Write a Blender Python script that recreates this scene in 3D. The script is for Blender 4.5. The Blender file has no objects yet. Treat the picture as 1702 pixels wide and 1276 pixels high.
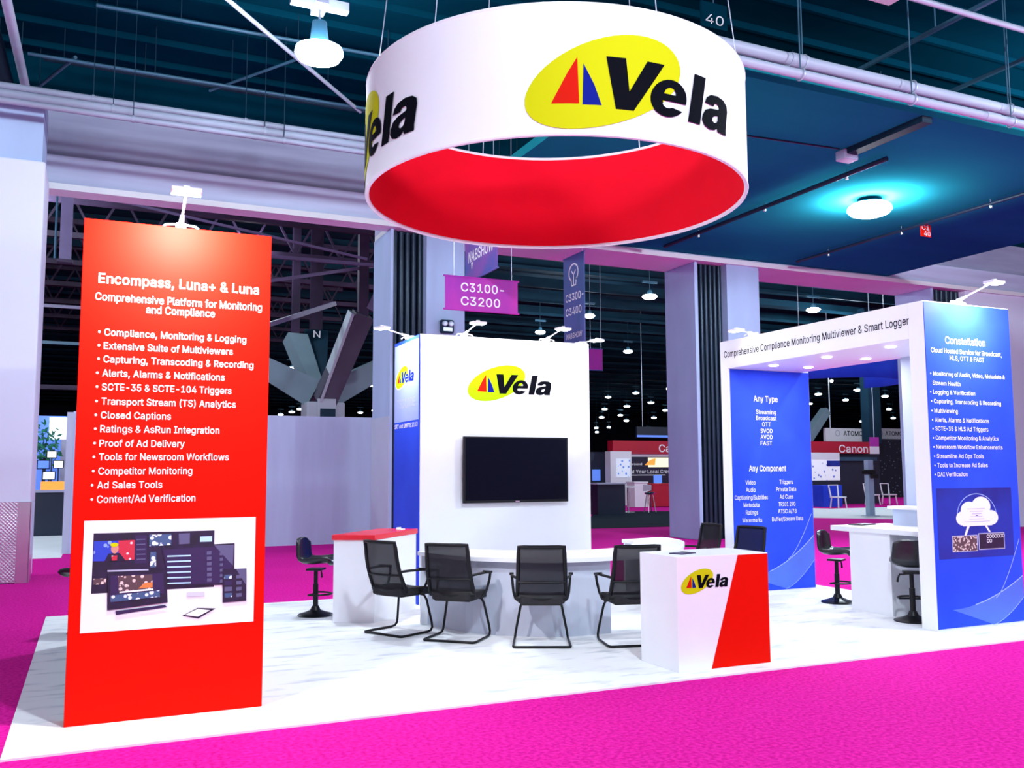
import bpy, bmesh, math, random
from mathutils import Vector, Matrix
random.seed(7)
PI = math.pi
S = bpy.context.scene
COL = S.collection

# ------------------------------------------------------------------ camera
cam_d = bpy.data.cameras.new('camera')
cam = bpy.data.objects.new('camera', cam_d)
COL.objects.link(cam)
cam_d.sensor_fit = 'HORIZONTAL'
cam_d.sensor_width = 36.0
cam_d.lens = 36.0 * 1519.77 / 1702.0
cam_d.clip_start = 0.05
cam_d.clip_end = 600
yaw, pitch, roll = 0.42911, 0.095002, -0.0041307
fw = Vector((math.sin(yaw) * math.cos(pitch), math.cos(yaw) * math.cos(pitch), math.sin(pitch)))
rt = Vector((math.cos(yaw), -math.sin(yaw), 0))
up = rt.cross(fw)
rt, up = rt * math.cos(roll) + up * math.sin(roll), -rt * math.sin(roll) + up * math.cos(roll)
cam.matrix_world = Matrix(((rt.x, up.x, -fw.x, 0), (rt.y, up.y, -fw.y, 0), (rt.z, up.z, -fw.z, 1.68), (0, 0, 0, 1)))
S.camera = cam

# ------------------------------------------------------------------ world, added hall lights, exposure
W = bpy.data.worlds.new('hall_ambient')
S.world = W
W.use_nodes = True
W.node_tree.nodes['Background'].inputs[0].default_value = (0.72, 0.84, 1.0, 1)
W.node_tree.nodes['Background'].inputs[1].default_value = 0.55
S.view_settings.view_transform = 'Standard'
S.view_settings.look = 'None'
S.view_settings.exposure = 0.12
S.view_settings.gamma = 1.0
S.view_settings.use_curve_mapping = False


def area_light(name, loc, target, size, power, color=(1, 1, 1), parent=None, size_y=None, spread=None):
    d = bpy.data.lights.new(name, 'AREA')
    d.shape = 'RECTANGLE' if size_y else 'DISK'
    d.size = size
    if size_y:
        d.size_y = size_y
    d.energy = power
    d.color = color
    if spread:
        d.spread = spread
    o = bpy.data.objects.new(name, d)
    COL.objects.link(o)
    o.location = loc
    o.rotation_euler = (Vector(target) - Vector(loc)).to_track_quat('-Z', 'Y').to_euler()
    if parent:
        o.parent = parent
    return o


def point_light(name, loc, power, color=(0.78, 0.90, 1.0), r=0.3, parent=None):
    d = bpy.data.lights.new(name, 'POINT')
    d.shadow_soft_size = r
    d.energy = power
    d.color = color
    o = bpy.data.objects.new(name, d)
    COL.objects.link(o)
    o.location = loc
    if parent:
        o.parent = parent
    return o


# lamps added outside the frame to light the booth, walls and ceiling
for k, (x, y, z, p) in enumerate(((-6.5, 3.0, 7.5, 700), (2.6, 1.0, 7.5, 1700), (13.0, 1.5, 7.5, 1900), (5.5, -6.0, 7.5, 1500), (17.8, 8.6, 7.7, 2000), (-6.5, 12.5, 7.4, 500))):
    point_light('added_hall_lamp', (x, y, z), p)
# point lights without fixtures, added to brighten the far hall and lavender wall
for k, (x, y, z, p) in enumerate(((-2, 27, 8.6, 900), (-4.5, 19.2, 7.2, 900), (17, 29, 8.6, 1300), (29, 28, 8.6, 1500), (38, 38, 8.6, 1500), (4.5, 31.5, 9.2, 500), (24, 44, 8.6, 600))):
    point_light('far_hall_fill', (x, y, z), p)


# ------------------------------------------------------------------ materials
def lin(r, g, b):
    f = lambda c: (c / 255 / 12.92) if c / 255 <= 0.04045 else ((c / 255 + 0.055) / 1.055) ** 2.4
    return (f(r), f(g), f(b), 1)


def mat(name, c, rough=0.5, metal=0.0, em=0.0, emc=None, var=0.0, scale=8.0, stretch=(1, 1, 1), bump=0.0, spec=0.5, alpha=1.0, c2=None, lo=0.35, hi=0.65, detail=4):
    m = bpy.data.materials.new(name)
    m.use_nodes = True
    nt = m.node_tree
    b = nt.nodes['Principled BSDF']
    c = tuple(c)[:3] + (1,)
    b.inputs['Base Color'].default_value = c
    b.inputs['Roughness'].default_value = rough
    b.inputs['Metallic'].default_value = metal
    b.inputs['Specular IOR Level'].default_value = spec
    b.inputs['Alpha'].default_value = alpha
    if em:
        b.inputs['Emission Color'].default_value = tuple(emc or c)[:3] + (1,)
        b.inputs['Emission Strength'].default_value = em
    if var or c2 or bump:
        tc = nt.nodes.new('ShaderNodeTexCoord')
        mp = nt.nodes.new('ShaderNodeMapping')
        mp.inputs['Scale'].default_value = stretch
        nt.links.new(tc.outputs['Object'], mp.inputs['Vector'])
        nz = nt.nodes.new('ShaderNodeTexNoise')
        nz.inputs['Scale'].default_value = scale
        nz.inputs['Detail'].default_value = detail
        nt.links.new(mp.outputs[0], nz.inputs['Vector'])
        cr = nt.nodes.new('ShaderNodeValToRGB')
        cr.color_ramp.elements[0].position = lo
        cr.color_ramp.elements[1].position = hi
        cr.color_ramp.elements[0].color = (tuple(c2)[:3] + (1,)) if c2 else tuple(max(0, v * (1 - var)) for v in c[:3]) + (1,)
        cr.color_ramp.elements[1].color = c
        nt.links.new(nz.outputs['Fac'], cr.inputs[0])
        if var or c2:
            nt.links.new(cr.outputs[0], b.inputs['Base Color'])
        if bump:
            bp = nt.nodes.new('ShaderNodeBump')
            bp.inputs['Strength'].default_value = bump
            bp.inputs['Distance'].default_value = 0.01
            nt.links.new(nz.outputs['Fac'], bp.inputs['Height'])
            nt.links.new(bp.outputs[0], b.inputs['Normal'])
    return m


M = {}
M['white'] = mat('white_laminate', (0.86, 0.87, 0.92), 0.45, var=0.02, scale=3)
M['fabric'] = mat('white_stretch_fabric', (0.86, 0.86, 0.92), 0.9, var=0.02, scale=2)
M['redfab'] = mat('red_stretch_fabric', (0.86, 0.004, 0.022), 0.9, var=0.05, scale=1.5, spec=0.1)
M['red'] = mat('red_print', (0.80, 0.0055, 0.0012), 0.6, var=0.02, scale=2, spec=0.05)
M['redtop'] = mat('red_laminate', (0.80, 0.012, 0.03), 0.25)
M['blue'] = mat('blue_print', (0.034, 0.092, 0.80), 0.5, c2=(0.022, 0.066, 0.70), scale=1.2, lo=0.3, hi=0.7, spec=0.08)
M['paleblue'] = mat('pale_blue_print', (0.33, 0.42, 0.80), 0.5, var=0.06, scale=2)
M['swoosh'] = mat('swoosh_blue_print', (0.07, 0.17, 0.70), 0.45, var=0.1, scale=3)
M['swooshline'] = mat('swoosh_edge_print', (0.35, 0.50, 0.92), 0.45)
M['navy'] = mat('navy_print', (0.006, 0.006, 0.17), 0.5, c2=(0.005, 0.03, 0.36), scale=2.2, lo=0.45, hi=0.75)
M['ink'] = mat('black_ink', (0.002, 0.0025, 0.006), 0.7, spec=0.05)
M['inkwhite'] = mat('white_ink', (0.9, 0.9, 0.93), 0.6)
M['inklime'] = mat('lime_ink', (0.42, 0.78, 0.004), 0.7, spec=0.05)
M['inkyellow'] = mat('yellow_ink', (0.60, 0.62, 0.006), 0.7, spec=0.05)
M['inkred'] = mat('red_ink', (0.62, 0.012, 0.004), 0.7, spec=0.05)
M['inkblue'] = mat('blue_ink', (0.006, 0.014, 0.24), 0.7, spec=0.05)
M['inkgrey'] = mat('grey_ink', (0.45, 0.47, 0.62), 0.6)
M['carpet'] = mat('magenta_carpet', (0.78, 0.016, 0.355), 0.95, c2=(0.57, 0.004, 0.235), scale=34, lo=0.36, hi=0.62, bump=0.3, spec=0.05, detail=6)
M['marble'] = mat('white_marbled_carpet', (0.86, 0.87, 0.89), 0.9, c2=(0.60, 0.63, 0.68), scale=2.6, stretch=(1, 3.2, 1), lo=0.30, hi=0.46, spec=0.1, detail=9)
M['blackcarpet'] = mat('black_carpet', (0.008, 0.016, 0.03), 0.95, var=0.3, scale=10, spec=0.1)
M['whitecarpet'] = mat('plain_white_carpet', (0.85, 0.86, 0.9), 0.9, var=0.05, scale=1)
M['black'] = mat('black_plastic', (0.006, 0.006, 0.009), 0.5, var=0.2, scale=20, spec=0.25)
M['blackmetal'] = mat('black_powder_coat', (0.006, 0.006, 0.008), 0.35, var=0.1, scale=20, spec=0.25)
M['leather'] = mat('black_leatherette', (0.007, 0.008, 0.012), 0.28, var=0.2, scale=30, bump=0.15)
M['seatfab'] = mat('black_seat_fabric', (0.010, 0.009, 0.013), 0.8, var=0.3, scale=60, bump=0.3)
M['screen'] = mat('dark_screen_glass', (0.001, 0.002, 0.010), 0.3, var=0.1, scale=2, spec=0.10)
M['chrome'] = mat('bright_metal', (0.7, 0.72, 0.76), 0.25, 1.0, var=0.05, scale=5)
M['lampwhite'] = mat('white_lamp_enamel', (0.85, 0.86, 0.9), 0.35, var=0.02, scale=5)
M['paint'] = mat('pale_blue_column_paint', (0.40, 0.54, 0.78), 0.75, var=0.10, scale=1.3, stretch=(1, 1, 0.3))
M['palewall'] = mat('pale_painted_concrete', (0.70, 0.76, 0.92), 0.75, var=0.03, scale=1)
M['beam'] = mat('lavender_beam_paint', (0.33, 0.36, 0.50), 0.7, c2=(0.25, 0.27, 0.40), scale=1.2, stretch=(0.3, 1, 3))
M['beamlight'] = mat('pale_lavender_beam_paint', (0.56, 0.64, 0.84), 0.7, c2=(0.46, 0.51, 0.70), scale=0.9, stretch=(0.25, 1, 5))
M['beamunder'] = mat('lightened_beam_underside', (0.80, 0.86, 0.88), 0.7, var=0.06, scale=1)  # beam underside whitened to stand for the light that reaches it
M['pipegrey'] = mat('grey_pipe_paint', (0.30, 0.34, 0.46), 0.5, var=0.15, scale=3, stretch=(0.3, 1, 1))
M['lampgrey'] = mat('grey_lamp_enamel', (0.16, 0.20, 0.28), 0.5, var=0.05, scale=5)
M['skirt'] = mat('shaded_white_laminate', (0.56, 0.60, 0.72), 0.5, var=0.04, scale=2)  # white laminate greyed to carry the shade under the tabletop
M['polegrey'] = mat('pale_blue_grey_metal', (0.34, 0.46, 0.60), 0.4, var=0.1, scale=3)
M['pipewhite'] = mat('white_pipe_paint', (0.46, 0.52, 0.66), 0.5, var=0.12, scale=3, stretch=(0.3, 1, 1))
M['conduit'] = mat('dark_conduit', (0.012, 0.028, 0.055), 0.35, metal=0.35, var=0.25, scale=2)
M['drape'] = mat('lavender_drape', (0.58, 0.72, 0.95), 0.85, var=0.05, scale=1.5, stretch=(4, 1, 0.4))
M['drapegrey'] = mat('grey_partition', (0.48, 0.56, 0.70), 0.8, var=0.05, scale=1.5)
M['ceil'] = mat('dark_teal_ceiling', (0.0008, 0.034, 0.060), 0.9, spec=0.0, c2=(0.0006, 0.018, 0.036), scale=0.35, stretch=(0.5, 1, 1), lo=0.3, hi=0.7)
M['soffit'] = mat('blue_soffit_paint', (0.014, 0.25, 0.29), 0.9, spec=0.0, c2=(0.010, 0.15, 0.20), scale=0.3, stretch=(0.35, 1, 1), lo=0.3, hi=0.7)
M['hallceil'] = mat('dark_hall_deck', (0.003, 0.022, 0.042), 0.8, c2=(0.002, 0.01, 0.022), scale=0.25, stretch=(0.2, 1, 1))
M['halljoist'] = mat('dark_hall_joist', (0.004, 0.045, 0.075), 0.7, c2=(0.002, 0.02, 0.04), scale=0.3, spec=0.2)
M['purplesteel'] = mat('dark_purple_steel', (0.040, 0.018, 0.060), 0.6, c2=(0.018, 0.008, 0.03), scale=0.8)
M['greysteel'] = mat('grey_violet_steel', (0.16, 0.13, 0.25), 0.5, var=0.2, scale=1)
M['darkblue'] = mat('dark_blue_steel', (0.006, 0.03, 0.055), 0.6, var=0.2, scale=1, spec=0.2)
M['bluepipe'] = mat('blue_grey_strut', (0.03, 0.11, 0.18), 0.5, var=0.15, scale=2)
M['cable'] = mat('bright_galvanised_pipe', (0.55, 0.62, 0.75), 0.35, 0.4, var=0.1, scale=3)
M['farwall'] = mat('dark_far_wall', (0.008, 0.02, 0.04), 0.9, c2=(0.02, 0.012, 0.035), scale=0.3)
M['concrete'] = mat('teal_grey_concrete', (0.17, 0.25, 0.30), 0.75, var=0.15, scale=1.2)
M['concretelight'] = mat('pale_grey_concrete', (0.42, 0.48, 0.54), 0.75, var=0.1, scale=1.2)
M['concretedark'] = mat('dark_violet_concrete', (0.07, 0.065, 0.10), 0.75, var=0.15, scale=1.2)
M['glow'] = mat('lamp_glow', (1, 1, 1), 0.5, em=260.0, emc=(0.80, 0.91, 1.0))
M['glowfar'] = mat('far_lamp_glow', (1, 1, 1), 0.5, em=9.0, emc=(0.93, 0.98, 1.0))
M['glowfar'].cycles.emission_sampling = 'NONE'
M['glowled'] = mat('led_glow', (1, 1, 1), 0.5, em=14.0, emc=(1, 0.98, 1.0))
M['glowled'].cycles.emission_sampling = 'NONE'
M['banpink'] = mat('magenta_banner', (0.62, 0.035, 0.42), 0.7, c2=(0.36, 0.03, 0.42), scale=1.2, stretch=(1, 1, 0.5))
M['banblue'] = mat('blue_violet_banner', (0.06, 0.10, 0.42), 0.7, c2=(0.30, 0.07, 0.40), scale=1.0, stretch=(1, 1, 1.5))
M['banviolet'] = mat('violet_banner', (0.13, 0.13, 0.45), 0.7, c2=(0.06, 0.12, 0.32), scale=0.8)
M['farred'] = mat('booth_red', (0.5, 0.005, 0.03), 0.5, var=0.1, scale=1)
M['darkpanel'] = mat('dark_booth_panel', (0.012, 0.022, 0.05), 0.5, var=0.2, scale=1)
M['mesh'] = None


def emis(name, c, e):
    return mat(name, c, 0.4, em=e, emc=c)


M['scrwhite'] = emis('lit_white_screen', (0.85, 0.92, 1.0), 1.1)
M['scrblue'] = emis('lit_blue_screen', (0.10, 0.22, 0.75), 0.7)
M['scrwarm'] = emis('lit_warm_screen', (0.95, 0.85, 0.55), 0.8)
M['scrorange'] = emis('lit_orange_screen', (0.95, 0.35, 0.05), 0.7)
M['scrteal'] = emis('lit_teal_screen', (0.25, 0.75, 0.70), 0.7)
M['leaf'] = mat('green_leaf', (0.03, 0.32, 0.16), 0.6, c2=(0.01, 0.12, 0.08), scale=6)


def speck(name, c1, c2, thr, scale, e=0.0):
    m = bpy.data.materials.new(name)
    m.use_nodes = True
    nt = m.node_tree
    b = nt.nodes['Principled BSDF']
    b.inputs['Roughness'].default_value = 0.6
    tc = nt.nodes.new('ShaderNodeTexCoord')
    v = nt.nodes.new('ShaderNodeTexVoronoi')
    v.inputs['Scale'].default_value = scale
    nt.links.new(tc.outputs['Object'], v.inputs['Vector'])
    cr = nt.nodes.new('ShaderNodeValToRGB')
    cr.color_ramp.elements[0].position = thr
    cr.color_ramp.elements[1].position = thr + 0.08
    cr.color_ramp.elements[0].color = tuple(c1) + (1,)
    cr.color_ramp.elements[1].color = tuple(c2) + (1,)
    nt.links.new(v.outputs['Distance'], cr.inputs[0])
    nt.links.new(cr.outputs[0], b.inputs['Base Color'])
    if e:
        nt.links.new(cr.outputs[0], b.inputs['Emission Color'])
        b.inputs['Emission Strength'].default_value = e
    return m


M['cloudpic'] = speck('white_blue_flecked_print', (0.12, 0.18, 0.55), (0.86, 0.88, 0.95), 0.14, 3.4, 0.3)
M['flakepic'] = speck('blue_white_flecked_print', (0.15, 0.30, 0.75), (0.80, 0.88, 1.0), 0.25, 5.0, 0.25)
M['sparkle'] = speck('dark_sparkle_curtain', (0.18, 0.30, 0.40), (0.006, 0.014, 0.03), 0.12, 4.5)


def diamond_plate():
    m = bpy.data.materials.new('diamond_plate_metal')
    m.use_nodes = True
    nt = m.node_tree
    b = nt.nodes['Principled BSDF']
    b.inputs['Base Color'].default_value = (0.72, 0.70, 0.78, 1)
    b.inputs['Metallic'].default_value = 1.0
    b.inputs['Roughness'].default_value = 0.34
    tc = nt.nodes.new('ShaderNodeTexCoord')
    mp = nt.nodes.new('ShaderNodeMapping')
    mp.inputs['Rotation'].default_value = (0, 0.785, 0)
    nt.links.new(tc.outputs['Object'], mp.inputs[0])
    ch = nt.nodes.new('ShaderNodeTexVoronoi')
    ch.inputs['Scale'].default_value = 26
    ch.inputs['Randomness'].default_value = 0
    nt.links.new(mp.outputs[0], ch.inputs['Vector'])
    bp = nt.nodes.new('ShaderNodeBump')
    bp.inputs['Strength'].default_value = 0.9
    bp.inputs['Distance'].default_value = 0.02
    nt.links.new(ch.outputs['Distance'], bp.inputs['Height'])
    nt.links.new(bp.outputs[0], b.inputs['Normal'])
    return m


M['plate'] = diamond_plate()


def mesh_fabric():
    m = bpy.data.materials.new('black_mesh_net')
    m.use_nodes = True
    nt = m.node_tree
    b = nt.nodes['Principled BSDF']
    b.inputs['Base Color'].default_value = (0.007, 0.006, 0.011, 1)
    b.inputs['Specular IOR Level'].default_value = 0.2
    b.inputs['Roughness'].default_value = 0.6
    tr = nt.nodes.new('ShaderNodeBsdfTransparent')
    mx = nt.nodes.new('ShaderNodeMixShader')
    mx.inputs[0].default_value = 0.94
    nt.links.new(tr.outputs[0], mx.inputs[1])
    nt.links.new(b.outputs[0], mx.inputs[2])
    nt.links.new(mx.outputs[0], nt.nodes['Material Output'].inputs['Surface'])
    return m


M['mesh'] = mesh_fabric()


# ------------------------------------------------------------------ mesh helpers
class MB:
    def __init__(self):
        self.bm = bmesh.new()

    def box(self, x0, x1, y0, y1, z0, z1, bevel=0.0, rz=0.0):
        t = bmesh.new()
        bmesh.ops.create_cube(t, size=1)
        for v in t.verts:
            v.co = Vector(((v.co.x + .5) * (x1 - x0) + x0, (v.co.y + .5) * (y1 - y0) + y0, (v.co.z + .5) * (z1 - z0) + z0))
        if bevel:
            bmesh.ops.bevel(t, geom=t.edges[:], offset=bevel, segments=2, affect='EDGES', profile=0.5)
        self._join(t)
        return self

    def _join(self, t, mx=None):
        if mx is not None:
            bmesh.ops.transform(t, matrix=mx, verts=t.verts)
        me = bpy.data.meshes.new('tmp')
        t.to_mesh(me)
        t.free()
        self.bm.from_mesh(me)
        bpy.data.meshes.remove(me)

    def prism(self, pts, z0, z1):
        """closed 2D outline extruded along z"""
        bm = self.bm
        lo = [bm.verts.new((p[0], p[1], z0)) for p in pts]
        hi = [bm.verts.new((p[0], p[1], z1)) for p in pts]
        n = len(pts)
        bm.faces.new(lo[::-1])
        bm.faces.new(hi)
        for i in range(n):
            bm.faces.new((lo[i], lo[(i + 1) % n], hi[(i + 1) % n], hi[i]))
        return self

    def tube(self, pts, r, seg=10, closed=False, r2=None):
        bm = self.bm
        P = [Vector(p) for p in pts]
        n = len(P)
        rings = []
        prev = None
        for i, p in enumerate(P):
            if closed:
                d = (P[(i + 1) % n] - P[i - 1])
            elif i == 0:
                d = P[1] - P[0]
            elif i == n - 1:
                d = P[-1] - P[-2]
            else:
                d = (P[i + 1] - P[i]).normalized() + (P[i] - P[i - 1]).normalized()
            d.normalize()
            if prev is None:
                a = Vector((0, 0, 1)) if abs(d.z) < 0.9 else Vector((1, 0, 0))
                nx = d.cross(a).normalized()
            else:
                nx = (prev - d * prev.dot(d)).normalized()
            prev = nx
            ny = d.cross(nx)
            rr = r if r2 is None else r + (r2 - r) * i / (n - 1)
            rings.append([bm.verts.new(p + (nx * math.cos(2 * PI * k / seg) + ny * math.sin(2 * PI * k / seg)) * rr) for k in range(seg)])
        m = n if closed else n - 1
        for i in range(m):
            a, b = rings[i], rings[(i + 1) % n]
            for k in range(seg):
                bm.faces.new((a[k], a[(k + 1) % seg], b[(k + 1) % seg], b[k]))
        if not closed:
            bm.faces.new(rings[0][::-1])
            bm.faces.new(rings[-1])
        return self

    def bar(self, a, b, w, h, w2=None, h2=None, side=None):
        """rectangular beam from a to b; w across, h along 'up'"""
        a, b = Vector(a), Vector(b)
        d = (b - a).normalized()
        s = Vector(side) if side else d.cross(Vector((0, 0, 1)) if abs(d.z) < 0.95 else Vector((0, 1, 0)))
        s = (s - d * s.dot(d)).normalized()
        u = s.cross(d)
        vs = []
        for p, ww, hh in ((a, w, h), (b, w2 or w, h2 or h)):
            vs.append([self.bm.verts.new(p + s * sx * ww / 2 + u * sy * hh / 2) for sx, sy in ((-1, -1), (1, -1), (1, 1), (-1, 1))])
        f = self.bm.faces.new
        f(vs[0][::-1]); f(vs[1])
        for k in range(4):
            f((vs[0][k], vs[0][(k + 1) % 4], vs[1][(k + 1) % 4], vs[1][k]))
        return self

    def lathe(self, prof, seg=32, c=(0, 0, 0)):
        bm = self.bm
        rings = []
        for r, z in prof:
            if r < 1e-5:
                rings.append([bm.verts.new((c[0], c[1], c[2] + z))])
            else:
                rings.append([bm.verts.new((c[0] + r * math.cos(2 * PI * k / seg), c[1] + r * math.sin(2 * PI * k / seg), c[2] + z)) for k in range(seg)])
        for a, b in zip(rings, rings[1:]):
            for k in range(seg):
                va = a[k % len(a)], a[(k + 1) % len(a)]
                vb = b[(k + 1) % len(b)], b[k % len(b)]
                q = []
                for v in va + vb:
                    if v not in q:
                        q.append(v)
                if len(q) >= 3:
                    bm.faces.new(q)
        return self

    def ball(self, c, r, sx=1, sy=1, sz=1, seg=16):
        t = bmesh.new()
        bmesh.ops.create_uvsphere(t, u_segments=seg, v_segments=max(6, seg // 2), radius=r)
        self._join(t, Matrix.Translation(c) @ Matrix.Diagonal((sx, sy, sz, 1)))
        return self

    def grid(self, fn, nu, nv):
        bm = self.bm
        V = [[bm.verts.new(fn(i / nu, j / nv)) for j in range(nv + 1)] for i in range(nu + 1)]
        for i in range(nu):
            for j in range(nv):
                bm.faces.new((V[i][j], V[i + 1][j], V[i + 1][j + 1], V[i][j + 1]))
        return self

    def build(self, name, m, parent=None, smooth=False, mods=()):
        bmesh.ops.recalc_face_normals(self.bm, faces=self.bm.faces[:])
        me = bpy.data.meshes.new(name)
        self.bm.to_mesh(me)
        self.bm.free()
        for mm in (m if isinstance(m, (list, tuple)) else [m]):
            me.materials.append(mm)
        o = bpy.data.objects.new(name, me)
        COL.objects.link(o)
        if smooth:
            for p in me.polygons:
                p.use_smooth = True
            me.set_sharp_from_angle(angle=math.radians(40))
        for t, kw in mods:
            md = o.modifiers.new(t.lower(), t)
            for k, v in kw.items():
                setattr(md, k, v)
        if parent:
            o.parent = parent
        return o


def box(x0, x1, y0, y1, z0, z1, bevel=0.0):
    return MB().box(x0, x1, y0, y1, z0, z1, bevel)


def tag(o, label, cat, group=None, kind=None):
    if label:
        o['label'] = label
    if cat:
        o['category'] = cat
    if group:
        o['group'] = group
    if kind:
        o['kind'] = kind
    return o


def thing(name, label, cat, loc=(0, 0, 0), rz=0.0, group=None):
    o = bpy.data.objects.new(name, None)
    o.empty_display_size = 0.1
    COL.objects.link(o)
    o.location = loc
    o.rotation_euler = (0, 0, rz)
    return tag(o, label, cat, group)


def structure(o):
    o['kind'] = 'structure'
    return o


KIDS = {}


def copy_tree(o, label=None, group=None, parent=None):
    c = o.copy()
    COL.objects.link(c)
    if parent:
        c.parent = parent
    for ch in [x for x in COL.objects if x.parent == o]:
        copy_tree(ch, parent=c)
    if label:
        c['label'] = label
    if group:
        c['group'] = group
    return c


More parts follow.
